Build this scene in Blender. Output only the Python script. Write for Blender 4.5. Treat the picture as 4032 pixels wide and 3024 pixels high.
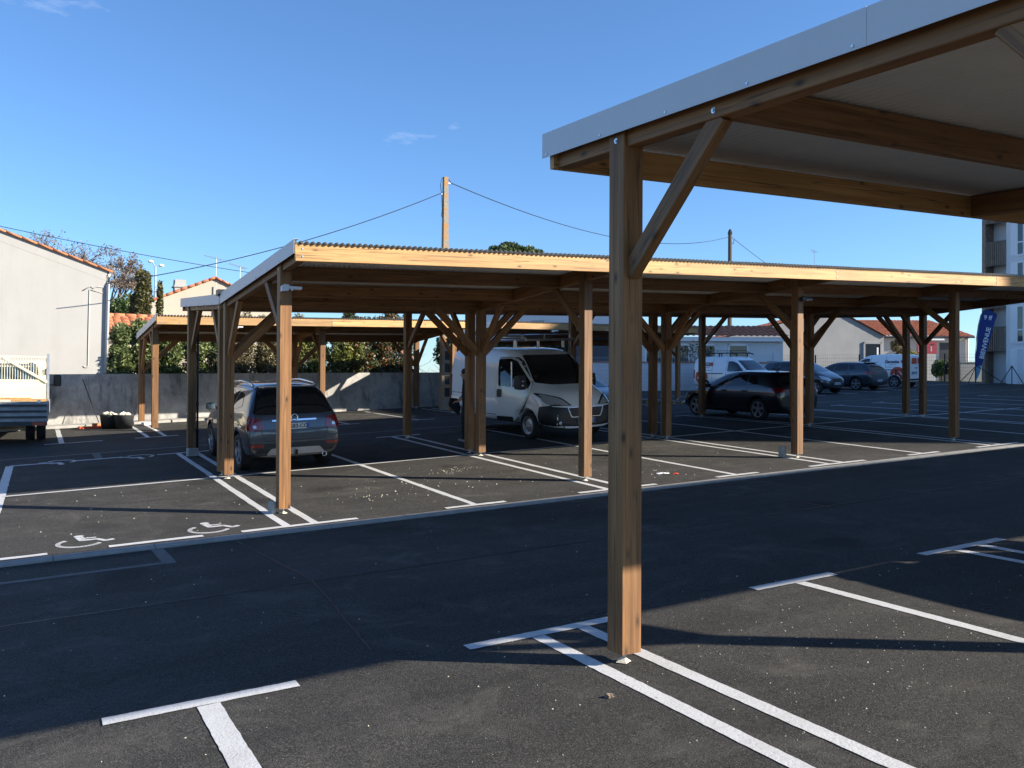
import bpy, bmesh, math, random
from mathutils import Vector, Matrix
from mathutils.bvhtree import BVHTree
from mathutils.geometry import delaunay_2d_cdt
random.seed(7)
scene = bpy.context.scene
for o in list(bpy.data.objects): bpy.data.objects.remove(o)
COL = scene.collection
R = math.radians

# ------------------------------------------------------------------ camera
def make_camera():
    yaw, pitch, roll = R(29.6462), R(0.3287), R(0.2805)
    fw = Vector((math.sin(yaw), math.cos(yaw), 0)); rt = Vector((math.cos(yaw), -math.sin(yaw), 0)); up = Vector((0, 0, 1))
    f2 = math.cos(pitch)*fw + math.sin(pitch)*up
    u2 = math.cos(pitch)*up - math.sin(pitch)*fw
    r3 = math.cos(roll)*rt + math.sin(roll)*u2
    u3 = math.cos(roll)*u2 - math.sin(roll)*rt
    cd = bpy.data.cameras.new('camera'); cd.sensor_width = 36; cd.lens = 3427.36/4032*36
    cd.clip_start = .05; cd.clip_end = 6000
    c = bpy.data.objects.new('camera', cd); COL.objects.link(c)
    m = Matrix.Identity(4)
    for i in range(3): m[i][0] = r3[i]; m[i][1] = u3[i]; m[i][2] = -f2[i]
    m[0][3], m[1][3], m[2][3] = 0, 0, 1.8122
    c.matrix_world = m
    scene.camera = c
make_camera()

# ------------------------------------------------------------------ sky, sun, exposure
SUN_EL = 24.2
SUN_DIR = Vector((.777, -.63, 0)).normalized()
SUN_ROT = math.atan2(SUN_DIR.x, SUN_DIR.y)
world = bpy.data.worlds.new('World'); scene.world = world; world.use_nodes = True
def make_world():
    nt = world.node_tree; N = nt.nodes; L = nt.links
    N.clear()
    out = N.new('ShaderNodeOutputWorld'); bg = N.new('ShaderNodeBackground'); bg.inputs[1].default_value = .10
    sky = N.new('ShaderNodeTexSky'); sky.sky_type = 'NISHITA'; sky.sun_disc = False
    sky.sun_elevation = R(SUN_EL); sky.sun_rotation = SUN_ROT
    sky.altitude = 0; sky.air_density = 1.0; sky.dust_density = .2; sky.ozone_density = 7.5
    # a few thin fair-weather cloud wisps
    geo = N.new('ShaderNodeNewGeometry'); tc = N.new('ShaderNodeTexCoord')
    mp = N.new('ShaderNodeMapping'); mp.inputs['Scale'].default_value = (5, 5, 16); mp.inputs['Rotation'].default_value = (0, 0, -.126); mp.inputs['Location'].default_value = (0, 0, .85)
    L.new(tc.outputs['Generated'], mp.inputs[0])
    n1 = N.new('ShaderNodeTexNoise'); n1.inputs['Scale'].default_value = 1.0; n1.inputs['Detail'].default_value = 6; n1.inputs['Roughness'].default_value = .58
    L.new(mp.outputs[0], n1.inputs['Vector'])
    cr = N.new('ShaderNodeValToRGB'); cr.color_ramp.elements[0].position = .66; cr.color_ramp.elements[1].position = .88
    cr.color_ramp.elements[1].color = (.42, .42, .42, 1); cr.color_ramp.elements[0].color = (0, 0, 0, 1)
    L.new(n1.outputs[0], cr.inputs[0])
    mix = N.new('ShaderNodeMix'); mix.data_type = 'RGBA'
    mix.inputs[7].default_value = (7.6, 7.6, 7.9, 1)
    L.new(cr.outputs[0], mix.inputs[0]); L.new(sky.outputs[0], mix.inputs[6])
    L.new(mix.outputs[2], bg.inputs[0]); L.new(bg.outputs[0], out.inputs[0])
make_world()
sd = bpy.data.lights.new('sun', 'SUN'); sd.energy = 5.0; sd.angle = R(.53); sd.color = (1, .91, .78)
sun = bpy.data.objects.new('sun', sd); COL.objects.link(sun)
sv = Vector((SUN_DIR.x*math.cos(R(SUN_EL)), SUN_DIR.y*math.cos(R(SUN_EL)), math.sin(R(SUN_EL))))
sun.rotation_euler = sv.to_track_quat('Z', 'Y').to_euler(); sun.location = (20, -20, 30)
vs = scene.view_settings; vs.view_transform = 'Standard'; vs.look = 'None'; vs.exposure = 1.15; vs.gamma = 1; vs.use_curve_mapping = False
scene.render.engine = 'CYCLES'
scene.render.resolution_x = 1024; scene.render.resolution_y = 768

# ------------------------------------------------------------------ lie of the land
VK = 10.4412; SCALE = .925           # kerb line; real metres to scene units for vehicles
def sstep(a, b, x):
    t = min(1, max(0, (x-a)/(b-a))); return t*t*(3-2*t)
def gz(u, v):
    uc = min(48, max(-25, u)); vc = min(42, max(-8, v))
    z = .0403*uc + (.0101 if vc < VK else .0413)*(vc-VK)
    D = .495*uc + .869*vc
    if D > 22.5: z -= .0155*(D-22.5)
    if v < 10.33: z -= .028*sstep(7, 10.3, v)
    return z
def fan(u, v):
    uc = min(46, max(-12, u))
    return v if v <= VK else VK + (v-VK)*(1+.0098*(uc-3))

# ------------------------------------------------------------------ materials
def new_mat(name):
    m = bpy.data.materials.new(name); m.use_nodes = True
    nt = m.node_tree; b = nt.nodes['Principled BSDF']; return m, nt, b
def noise(nt, scale, detail=4, rough=.55, vec=None, dist=0):
    n = nt.nodes.new('ShaderNodeTexNoise'); n.inputs['Scale'].default_value = scale
    n.inputs['Detail'].default_value = detail; n.inputs['Roughness'].default_value = rough; n.inputs['Distortion'].default_value = dist
    if vec is not None: nt.links.new(vec, n.inputs['Vector'])
    return n
def ramp(nt, fac, stops):
    r = nt.nodes.new('ShaderNodeValToRGB'); e = r.color_ramp.elements
    e[0].position, e[0].color = stops[0][0], (*stops[0][1], 1)
    e[1].position, e[1].color = stops[-1][0], (*stops[-1][1], 1)
    for p, c in stops[1:-1]:
        x = e.new(p); x.color = (*c, 1)
    nt.links.new(fac, r.inputs[0]); return r
def mixc(nt, fac, a, b, mode='MIX'):
    m = nt.nodes.new('ShaderNodeMix'); m.data_type = 'RGBA'; m.blend_type = mode
    for s, k in ((fac, 0), (a, 6), (b, 7)):
        if isinstance(s, (int, float)): m.inputs[k].default_value = s
        elif isinstance(s, tuple): m.inputs[k].default_value = (*s, 1)
        else: nt.links.new(s, m.inputs[k])
    return m.outputs[2]
def bump(nt, b, h, strength=.3, dist=.01):
    n = nt.nodes.new('ShaderNodeBump'); n.inputs['Strength'].default_value = strength; n.inputs['Distance'].default_value = dist
    nt.links.new(h, n.inputs['Height']); nt.links.new(n.outputs[0], b.inputs['Normal'])
def coords(nt, kind='Object', scale=(1, 1, 1)):
    t = nt.nodes.new('ShaderNodeTexCoord'); mp = nt.nodes.new('ShaderNodeMapping'); mp.inputs['Scale'].default_value = scale
    nt.links.new(t.outputs[kind], mp.inputs[0]); return mp.outputs[0]
def worldpos(nt, scale=(1, 1, 1)):
    t = nt.nodes.new('ShaderNodeNewGeometry'); mp = nt.nodes.new('ShaderNodeMapping'); mp.inputs['Scale'].default_value = scale
    nt.links.new(t.outputs['Position'], mp.inputs[0]); return mp.outputs[0]
def flat(name, col, rough=.6, metal=0, var=.12, vscale=6, coat=0, bmp=0, spec=None):
    m, nt, b = new_mat(name)
    v = coords(nt); n = noise(nt, vscale, 5, .6, v)
    r = ramp(nt, n.outputs[0], [(.25, tuple(c*(1-var) for c in col)), (.75, tuple(min(1, c*(1+var)) for c in col))])
    nt.links.new(r.outputs[0], b.inputs['Base Color']); b.inputs['Roughness'].default_value = rough; b.inputs['Metallic'].default_value = metal
    if coat: b.inputs['Coat Weight'].default_value = coat; b.inputs['Coat Roughness'].default_value = .04
    if bmp:
        n2 = noise(nt, vscale*8, 4, .6, v); bump(nt, b, n2.outputs[0], bmp, .01)
    if spec is not None: b.inputs['Specular IOR Level'].default_value = spec
    return m
def wood(name, light, mid, dark):
    m, nt, b = new_mat(name); N = nt.nodes; L = nt.links
    tc = N.new('ShaderNodeTexCoord'); oi = N.new('ShaderNodeObjectInfo')
    off = N.new('ShaderNodeVectorMath'); off.operation = 'MULTIPLY_ADD'
    comb = N.new('ShaderNodeCombineXYZ')
    for i in range(3): L.new(oi.outputs['Random'], comb.inputs[i])
    off.inputs[1].default_value = (37, 19, 53); L.new(comb.outputs[0], off.inputs[0]); L.new(tc.outputs['Object'], off.inputs[2])
    def mp(s):
        x = N.new('ShaderNodeMapping'); x.inputs['Scale'].default_value = s; L.new(off.outputs[0], x.inputs[0]); return x.outputs[0]
    grain = noise(nt, 1, 6, .65, mp((1.1, 26, 26)), .6)
    broad = noise(nt, 1, 3, .5, mp((.55, 5, 5)))
    fine = noise(nt, 1, 4, .7, mp((6, 140, 140)))
    c = ramp(nt, grain.outputs[0], [(.28, dark), (.5, mid), (.72, light)]).outputs[0]
    br = ramp(nt, broad.outputs[0], [(.3, (.74, .7, .66)), (.65, (1.12, 1.1, 1.07))]).outputs[0]
    c = mixc(nt, .75, c, br, 'MULTIPLY')
    c = mixc(nt, .85, c, ramp(nt, oi.outputs['Random'], [(0, (.74, .76, .8)), (.5, (1, 1, 1)), (1, (1.16, 1.1, 1.02))]).outputs[0], 'MULTIPLY')
    vo = N.new('ShaderNodeTexVoronoi'); vo.inputs['Scale'].default_value = 1; vo.inputs['Randomness'].default_value = 1
    L.new(mp((3.4, 8, 8)), vo.inputs['Vector'])
    kn = ramp(nt, vo.outputs['Distance'], [(.06, (1, 1, 1)), (.13, (.35, .35, .35)), (.22, (0, 0, 0))]).outputs[0]
    c = mixc(nt, kn, c, tuple(x*.34 for x in dark))
    ck = noise(nt, 1, 3, .5, mp((.28, 17, 17)), .15)
    c = mixc(nt, ramp(nt, ck.outputs[0], [(.485, (0, 0, 0)), (.498, (.8, .8, .8)), (.504, (.8, .8, .8)), (.517, (0, 0, 0))]).outputs[0], c, tuple(x*.3 for x in dark))
    L.new(c, b.inputs['Base Color']); b.inputs['Roughness'].default_value = .62
    bump(nt, b, fine.outputs[0], .25, .004)
    return m
M = {}
M['wood'] = wood('shade_darkened_timber', (.315, .16, .055), (.225, .108, .036), (.13, .059, .02))  # structural timber, base colour darkened to deepen the shade under the roofs
M['wood_pale'] = wood('pale_fascia_timber', (.57, .345, .135), (.48, .275, .098), (.34, .178, .06))  # same timber as the frames, left paler for the sunlit fascia boards
M['wood_grey'] = wood('weathered_timber', (.34, .27, .2), (.25, .19, .14), (.16, .12, .085))
M['trim'] = flat('grey_white_flashing', (.6, .61, .62), .45, .0, .05, 2)
nt_ = M['trim'].node_tree; bump(nt_, nt_.nodes['Principled BSDF'], noise(nt_, 2.2, 3, .5, coords(nt_)).outputs[0], .35, .02)
M['sheet_top'] = flat('dark_roof_coating', (.035, .045, .04), .55, 0, .3, 4)
M['sheet_under'] = flat('white_sheet_underside', (.66, .635, .575), .55, 0, .06, 3)
M['galv'] = flat('galvanised_steel', (.55, .56, .57), .4, .8, .15, 12)
M['screw'] = flat('screw_steel', (.7, .7, .7), .25, .9, .1, 12)
M['dark_metal'] = flat('dark_metal', (.03, .035, .045), .45, .3, .2, 8)
M['grey_plastic'] = flat('grey_plastic_pipe', (.33, .335, .34), .5, 0, .08, 6)
M['concrete'] = flat('concrete', (.36, .35, .32), .9, 0, .22, 5, bmp=.25)
M['plaster_lump'] = flat('cream_mortar', (.72, .66, .5), .9, 0, .2, 30, bmp=.4)
M['white_paint'] = flat('white_paint', (.8, .8, .8), .5, 0, .04, 5)
M['black_plastic'] = flat('black_plastic', (.018, .019, .021), .5, 0, .2, 6)
M['rubber'] = flat('tyre_rubber', (.014, .014, .015), .8, 0, .25, 10)
M['alloy'] = flat('alloy_wheel', (.5, .51, .53), .3, .85, .08, 10)
M['steelwheel'] = flat('steel_wheel', (.42, .43, .44), .4, .7, .1, 10)
M['chrome'] = flat('chrome', (.75, .76, .78), .12, 1, .03, 5)
M['cloth_dark'] = flat('dark_clothes', (.012, .013, .018), .9, 0, .3, 12)
M['skin'] = flat('skin', (.45, .26, .18), .55, 0, .08, 12)
M['shoe'] = flat('grey_shoe', (.4, .4, .4), .7, 0, .2, 14)
def glass(name, col=(.012, .014, .016), rough=.03):
    m, nt, b = new_mat(name); b.inputs['Base Color'].default_value = (*col, 1); b.inputs['Roughness'].default_value = rough
    b.inputs['IOR'].default_value = 1.5; b.inputs['Coat Weight'].default_value = .5; b.inputs['Coat Roughness'].default_value = .02
    return m
M['glass'] = glass('dark_car_glass')
M['glass_blue'] = glass('cab_glass', (.05, .09, .11), .06)
M['win_glass'] = glass('window_glass', (.02, .025, .03), .05)
def carpaint(name, col, metal=.4, rough=.32):
    m, nt, b = new_mat(name); v = coords(nt); n = noise(nt, 3, 3, .5, v)
    r = ramp(nt, n.outputs[0], [(.3, tuple(c*.94 for c in col)), (.7, col)])
    nt.links.new(r.outputs[0], b.inputs['Base Color'])
    b.inputs['Metallic'].default_value = metal; b.inputs['Roughness'].default_value = rough
    b.inputs['Coat Weight'].default_value = 1; b.inputs['Coat Roughness'].default_value = .03
    return m
M['paint_grey'] = carpaint('grey_blue_metallic', (.075, .085, .1), .55)
M['paint_black'] = carpaint('black_paint', (.006, .007, .011), 0)
M['paint_dark'] = carpaint('charcoal_metallic', (.045, .055, .07), .5)
M['paint_white'] = carpaint('white_van_paint', (.86, .86, .85), 0, .4)
M['paint_cream'] = flat('cream_truck_paint', (.68, .63, .46), .5, 0, .12, 5)
M['lens_red'] = carpaint('red_lamp_lens', (.22, .006, .006), 0, .2)
M['lens_clear'] = carpaint('clear_lamp_lens', (.55, .57, .58), .35, .12)
M['plate'] = flat('number_plate', (.62, .63, .6), .5, 0, .03, 10)
M['plate_blue'] = flat('plate_blue_band', (.02, .07, .35), .5, 0, .05, 10)
M['print_black'] = flat('black_print', (.015, .015, .018), .6, 0, .05, 10)
M['print_navy'] = flat('navy_print', (.03, .035, .09), .6, 0, .05, 10)
M['print_red'] = flat('orange_red_print', (.62, .075, .025), .5, 0, .05, 10)
M['print_white'] = flat('white_print', (.78, .78, .78), .6, 0, .02, 10)

def asphalt():
    m, nt, b = new_mat('asphalt'); N = nt.nodes; L = nt.links
    p = worldpos(nt)
    agg = noise(nt, 110, 3, .75, p); mid = noise(nt, 32, 5, .75, p); big = noise(nt, .55, 5, .6, p, .4); patch = noise(nt, 1.7, 6, .68, p, .8)
    c = ramp(nt, agg.outputs[0], [(.32, (.014, .0135, .0125)), (.52, (.046, .044, .04)), (.66, (.11, .105, .095)), (.76, (.3, .29, .265))]).outputs[0]
    c = mixc(nt, .7, c, ramp(nt, mid.outputs[0], [(.3, (.5, .5, .5)), (.7, (1.6, 1.6, 1.6))]).outputs[0], 'MULTIPLY')
    dust = ramp(nt, patch.outputs[0], [(.5, (0, 0, 0)), (.75, (.6, .6, .6))]).outputs[0]
    dm = mixc(nt, 1.0, dust, ramp(nt, big.outputs[0], [(.38, (.1, .1, .1)), (.58, (1, 1, 1))]).outputs[0], 'MULTIPLY')
    c = mixc(nt, dm, c, (.15, .138, .118))
    # smeared pale streaks and darker damp areas
    st = noise(nt, 1, 5, .7, worldpos(nt, (.8, 5.5, 1)), .7)
    sm = mixc(nt, 1.0, ramp(nt, st.outputs[0], [(.56, (0, 0, 0)), (.8, (.4, .4, .4))]).outputs[0], ramp(nt, patch.outputs[0], [(.45, (0, 0, 0)), (.6, (1, 1, 1))]).outputs[0], 'MULTIPLY')
    c = mixc(nt, sm, c, (.14, .137, .128))
    damp = noise(nt, .33, 4, .55, worldpos(nt, (1, 1.2, 1)), .6)
    c = mixc(nt, .8, c, ramp(nt, damp.outputs[0], [(.36, (.76, .76, .77)), (.5, (1, 1, 1))]).outputs[0], 'MULTIPLY')
    tr = noise(nt, 1, 5, .6, worldpos(nt, (.16, 1.9, 1)), .5)
    c = mixc(nt, .9, c, ramp(nt, tr.outputs[0], [(.34, (.78, .78, .78)), (.5, (.97, .97, .97)), (.66, (1.14, 1.14, 1.13))]).outputs[0], 'MULTIPLY')
    vo = N.new('ShaderNodeTexVoronoi'); vo.inputs['Scale'].default_value = .62; wv = noise(nt, 2.2, 4, .6, p)
    vm = N.new('ShaderNodeVectorMath'); vm.operation = 'MULTIPLY_ADD'; vm.inputs[1].default_value = (.6, .6, 0); L.new(wv.outputs[1], vm.inputs[0]); L.new(p, vm.inputs[2]); L.new(vm.outputs[0], vo.inputs['Vector'])
    c = mixc(nt, .8, c, ramp(nt, vo.outputs['Distance'], [(.1, (.5, .5, .5)), (.24, (1, 1, 1))]).outputs[0], 'MULTIPLY')
    L.new(c, b.inputs['Base Color'])
    b.inputs['Roughness'].default_value = .86; b.inputs['Specular IOR Level'].default_value = .22
    h = mixc(nt, .35, agg.outputs[0], mid.outputs[0])
    bump(nt, b, h, .7, .015)
    return m
M['asphalt'] = asphalt()
def linepaint():
    m, nt, b = new_mat('road_paint'); p = worldpos(nt)
    n = noise(nt, 60, 4, .7, p); n2 = noise(nt, 3, 5, .65, p)
    c = ramp(nt, n.outputs[0], [(.25, (.42, .42, .41)), (.5, (.6, .6, .59))]).outputs[0]
    c = mixc(nt, .5, c, ramp(nt, n2.outputs[0], [(.35, (.78, .77, .74)), (.6, (1, 1, 1))]).outputs[0], 'MULTIPLY')
    n3 = noise(nt, 26, 5, .75, p); n4 = noise(nt, 1.3, 4, .6, p)
    chip = mixc(nt, 1.0, ramp(nt, n3.outputs[0], [(.6, (0, 0, 0)), (.68, (.85, .85, .85))]).outputs[0], ramp(nt, n4.outputs[0], [(.42, (.1, .1, .1)), (.62, (1, 1, 1))]).outputs[0], 'MULTIPLY')
    c = mixc(nt, chip, c, (.09, .088, .082))
    nt.links.new(c, b.inputs['Base Color']); b.inputs['Roughness'].default_value = .6
    bump(nt, b, n.outputs[0], .5, .008); return m
M['line'] = linepaint()
M['strip'] = flat('flush_concrete_strip', (.13, .123, .112), .9, 0, .25, 7, bmp=.3)
M['kerb'] = flat('kerb_concrete', (.25, .243, .228), .88, 0, .2, 6, bmp=.3)
def wallconc():
    m, nt, b = new_mat('stained_concrete_wall'); p = worldpos(nt)
    n = noise(nt, 1.4, 6, .65, p, .3); n2 = noise(nt, 9, 5, .65, p); n3 = noise(nt, 1, 5, .7, worldpos(nt, (3.2, 3.2, .8)), .5)
    c = ramp(nt, n.outputs[0], [(.3, (.25, .24, .225)), (.7, (.46, .445, .415))]).outputs[0]
    c = mixc(nt, .6, c, ramp(nt, n2.outputs[0], [(.3, (.7, .7, .68)), (.6, (1.1, 1.1, 1.1))]).outputs[0], 'MULTIPLY')
    c = mixc(nt, ramp(nt, n3.outputs[0], [(.52, (0, 0, 0)), (.72, (.85, .85, .85))]).outputs[0], c, (.06, .06, .057))
    nt.links.new(c, b.inputs['Base Color']); b.inputs['Roughness'].default_value = .92
    bump(nt, b, n2.outputs[0], .3, .02); return m
M['wallconc'] = wallconc()
def render_mat(name, col, var=.05):
    m, nt, b = new_mat(name); p = worldpos(nt)
    n = noise(nt, .9, 5, .6, p); n2 = noise(nt, 55, 4, .7, p)
    c = ramp(nt, n.outputs[0], [(.3, tuple(x*(1-var*1.6) for x in col)), (.65, col)]).outputs[0]
    sk = noise(nt, 1, 5, .65, worldpos(nt, (2.6, 2.6, .35)), .4)
    c = mixc(nt, .8, c, ramp(nt, sk.outputs[0], [(.3, (.93, .925, .915)), (.55, (1, 1, 1))]).outputs[0], 'MULTIPLY')
    nt.links.new(c, b.inputs['Base Color']); b.inputs['Roughness'].default_value = .9
    bump(nt, b, n2.outputs[0], .25, .01); return m
M['render_white'] = render_mat('white_render', (.415, .405, .38))
M['render_bright'] = render_mat('bright_white_render', (.74, .74, .74))
M['render_cream'] = render_mat('cream_render', (.47, .42, .335))
M['render_grey'] = render_mat('pale_grey_render', (.36, .36, .355), .08)
def tiles(name, a, bb, c3):
    m, nt, b = new_mat(name); p = coords(nt)
    n = noise(nt, 3.5, 5, .7, p); n2 = noise(nt, 18, 3, .7, p)
    c = ramp(nt, n.outputs[0], [(.3, a), (.5, bb), (.72, c3)]).outputs[0]
    c = mixc(nt, .5, c, ramp(nt, n2.outputs[0], [(.3, (.7, .7, .7)), (.65, (1.1, 1.1, 1.1))]).outputs[0], 'MULTIPLY')
    nt.links.new(c, b.inputs['Base Color']); b.inputs['Roughness'].default_value = .85; return m
M['tile'] = tiles('orange_roman_tiles', (.34, .115, .05), (.5, .19, .085), (.6, .27, .13))
M['tile_red'] = tiles('red_roman_tiles', (.3, .09, .04), (.44, .15, .07), (.55, .23, .11))
def leaf(name, a, bb, c3=None):
    m, nt, b = new_mat(name); N = nt.nodes; g = N.new('ShaderNodeNewGeometry')
    st = [(0, a), (.6, bb)] + ([(1, c3)] if c3 else [])
    c = ramp(nt, g.outputs['Random Per Island'], st).outputs[0]
    nt.links.new(c, b.inputs['Base Color']); b.inputs['Roughness'].default_value = .5
    tr = N.new('ShaderNodeBsdfTranslucent'); nt.links.new(c, tr.inputs[0])
    mx = N.new('ShaderNodeMixShader'); mx.inputs[0].default_value = .22
    nt.links.new(b.outputs[0], mx.inputs[1]); nt.links.new(tr.outputs[0], mx.inputs[2])
    nt.links.new(mx.outputs[0], N['Material Output'].inputs[0]); return m
M['leaf_green'] = leaf('laurel_leaves', (.05, .075, .02), (.12, .16, .045), (.26, .29, .12))
M['leaf_olive'] = leaf('olive_brown_leaves', (.07, .065, .03), (.18, .155, .07), (.32, .27, .14))
M['leaf_yellow'] = leaf('yellow_green_leaves', (.07, .09, .02), (.17, .19, .04), (.3, .29, .07))
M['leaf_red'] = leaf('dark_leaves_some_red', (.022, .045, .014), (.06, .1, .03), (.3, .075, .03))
M['leaf_pine'] = leaf('pine_needles', (.025, .05, .012), (.06, .1, .022), (.1, .15, .04))
M['leaf_cypress'] = leaf('cypress_leaves', (.03, .036, .014), (.1, .1, .032), (.2, .18, .055))
M['leaf_brown'] = leaf('dry_brown_leaves', (.15, .115, .085), (.23, .175, .125), (.32, .25, .185))
M['leaf_round'] = leaf('bright_green_crown', (.035, .065, .012), (.085, .14, .028), (.14, .2, .05))
M['bark'] = flat('bark', (.11, .085, .065), .95, 0, .3, 8, bmp=.4)
M['twig'] = flat('grey_brown_twigs', (.17, .14, .12), .95, 0, .25, 8)
M['grass'] = flat('lawn', (.07, .13, .022), .9, 0, .35, 9, bmp=.4)
M['dirt'] = flat('dry_earth', (.16, .13, .095), .95, 0, .3, 3)

# ------------------------------------------------------------------ mesh helpers
def link(o, parent=None):
    COL.objects.link(o)
    if parent is not None: o.parent = parent
    return o
def tag(o, label=None, cat=None, group=None, kind=None):
    if label: o['label'] = label
    if cat: o['category'] = cat
    if group: o['group'] = group
    if kind: o['kind'] = kind
    return o
def empty(name, loc, rz=0, label=None, cat=None, group=None, s=1):
    o = bpy.data.objects.new(name, None); o.location = loc; o.rotation_euler = (0, 0, rz); o.scale = (s, s, s); o.empty_display_size = .2
    COL.objects.link(o); return tag(o, label, cat, group)
class MB:
    def __init__(s): s.v = []; s.f = []; s.mi = []
    def add(s, vs, fs, mi=0):
        n = len(s.v); s.v += [tuple(v) for v in vs]; s.f += [tuple(i+n for i in f) for f in fs]; s.mi += [mi]*len(fs); return s
    def box(s, c, d, rot=None, mi=0):
        x, y, z = (k/2 for k in d); P = [Vector((a*x, b*y, e*z)) for e in (-1, 1) for b in (-1, 1) for a in (-1, 1)]
        if rot is not None: P = [rot @ p for p in P]
        c = Vector(c); P = [p+c for p in P]
        return s.add(P, [(0, 2, 3, 1), (4, 5, 7, 6), (0, 1, 5, 4), (2, 6, 7, 3), (0, 4, 6, 2), (1, 3, 7, 5)], mi)
    def bbox(s, lo, hi, mi=0):
        return s.box([(a+b)/2 for a, b in zip(lo, hi)], [b-a for a, b in zip(lo, hi)], None, mi)
    def tube(s, pts, r, n=6, mi=0, cap=True):
        pts = [Vector(p) for p in pts]; rr = r if isinstance(r, (list, tuple)) else [r]*len(pts)
        rings = []; ref = Vector((0, 0, 1))
        for i, p in enumerate(pts):
            t = (pts[min(i+1, len(pts)-1)]-pts[max(i-1, 0)]).normalized()
            a = t.cross(ref)
            if a.length < .05: a = t.cross(Vector((1, 0, 0)))
            a.normalize(); b = t.cross(a).normalized()
            rings.append([p + rr[i]*(math.cos(2*math.pi*k/n)*a + math.sin(2*math.pi*k/n)*b) for k in range(n)])
        vs = [q for ring in rings for q in ring]; fs = []
        for i in range(len(pts)-1):
            for k in range(n):
                fs.append((i*n+k, i*n+(k+1) % n, (i+1)*n+(k+1) % n, (i+1)*n+k))
        if cap: fs.append(tuple(range(n-1, -1, -1))); fs.append(tuple((len(pts)-1)*n+k for k in range(n)))
        return s.add(vs, fs, mi)
    def lathe(s, prof, n=20, axis='z', c=(0, 0, 0), mi=0):
        vs = []; c = Vector(c)
        for r, h in prof:
            for k in range(n):
                a = 2*math.pi*k/n; x, y = r*math.cos(a), r*math.sin(a)
                vs.append(c+Vector({'z': (x, y, h), 'y': (x, h, y), 'x': (h, x, y)}[axis]))
        fs = [(i*n+k, i*n+(k+1) % n, (i+1)*n+(k+1) % n, (i+1)*n+k) for i in range(len(prof)-1) for k in range(n)]
        return s.add(vs, fs, mi)
    def prism(s, poly, h0, h1, axis='z', mi=0):
        n = len(poly)
        f = {'z': lambda p, h: (p[0], p[1], h), 'y': lambda p, h: (p[0], h, p[1]), 'x': lambda p, h: (h, p[0], p[1])}[axis]
        vs = [f(p, h0) for p in poly]+[f(p, h1) for p in poly]
        fs = [tuple(range(n))[::-1], tuple(range(n, 2*n))]+[(i, (i+1) % n, n+(i+1) % n, n+i) for i in range(n)]
        return s.add(vs, fs, mi)
    def mesh(s, name, mats):
        me = bpy.data.meshes.new(name); me.from_pydata(s.v, [], s.f)
        for m in (mats if isinstance(mats, (list, tuple)) else [mats]): me.materials.append(m)
        if any(s.mi): me.polygons.foreach_set('material_index', s.mi)
        bm = bmesh.new(); bm.from_mesh(me); bmesh.ops.recalc_face_normals(bm, faces=bm.faces); bm.to_mesh(me); bm.free()
        return me
    def build(s, name, mats, parent=None, smooth=False, loc=None):
        me = s.mesh(name, mats)
        if smooth: me.polygons.foreach_set('use_smooth', [True]*len(me.polygons))
        o = bpy.data.objects.new(name, me)
        if loc is not None: o.location = loc
        return link(o, parent)
def struct(o): o['kind'] = 'structure'; return o
def sheet(name, P, mat, parent=None, smooth=True):
    """grid of points P[i][j] -> quad sheet"""
    nv = len(P[0]); vs = [p for row in P for p in row]
    fs = [(i*nv+j, i*nv+j+1, (i+1)*nv+j+1, (i+1)*nv+j) for i in range(len(P)-1) for j in range(nv-1)]
    me = bpy.data.meshes.new(name); me.from_pydata(vs, [], fs); me.materials.append(mat)
    bm = bmesh.new(); bm.from_mesh(me)
    for f in bm.faces:
        if f.normal.z < 0: f.normal_flip()
    bm.to_mesh(me); bm.free()
    if smooth: me.polygons.foreach_set('use_smooth', [True]*len(me.polygons))
    return link(bpy.data.objects.new(name, me), parent)
def timber(name, p0, p1, w, h, mat, parent, up=Vector((0, 0, 1)), bev=.005, org=None):
    """square-edged timber from p0 to p1, grain along local x"""
    p0, p1 = Vector(p0), Vector(p1); L = (p1-p0).length; x = (p1-p0)/L
    y = up.cross(x)
    if y.length < .01: y = Vector((0, 1, 0))
    y.normalize(); z = x.cross(y)
    vs, fs = [], []
    oct_ = []
    for sy, sz in ((-1, -1), (1, -1), (1, 1), (-1, 1)):
        a, b2 = sy*w/2, sz*h/2
        e = [(a-sy*bev, b2), (a, b2-sz*bev)]
        if (sy*sz) > 0: e = e[::-1] if sy < 0 else e[::-1]
        oct_ += e if sy*sz < 0 else e
    # order the eight points by angle
    oct_ = sorted(set(oct_), key=lambda q: math.atan2(q[1], q[0])); n = len(oct_)
    for xx in (-L/2, L/2): vs += [(xx, a, b2) for a, b2 in oct_]
    fs = [tuple(range(n))[::-1], tuple(range(n, 2*n))]+[(i, (i+1) % n, n+(i+1) % n, n+i) for i in range(n)]
    me = bpy.data.meshes.new(name); me.from_pydata(vs, [], fs); me.materials.append(mat)
    bm = bmesh.new(); bm.from_mesh(me); bmesh.ops.recalc_face_normals(bm, faces=bm.faces); bm.to_mesh(me); bm.free()
    o = bpy.data.objects.new(name, me); link(o, parent)
    c = (p0+p1)/2 - (org if org is not None else Vector())
    m = Matrix.Identity(4)
    for i in range(3): m[i][0], m[i][1], m[i][2], m[i][3] = x[i], y[i], z[i], c[i]
    o.matrix_local = m
    return o
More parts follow.
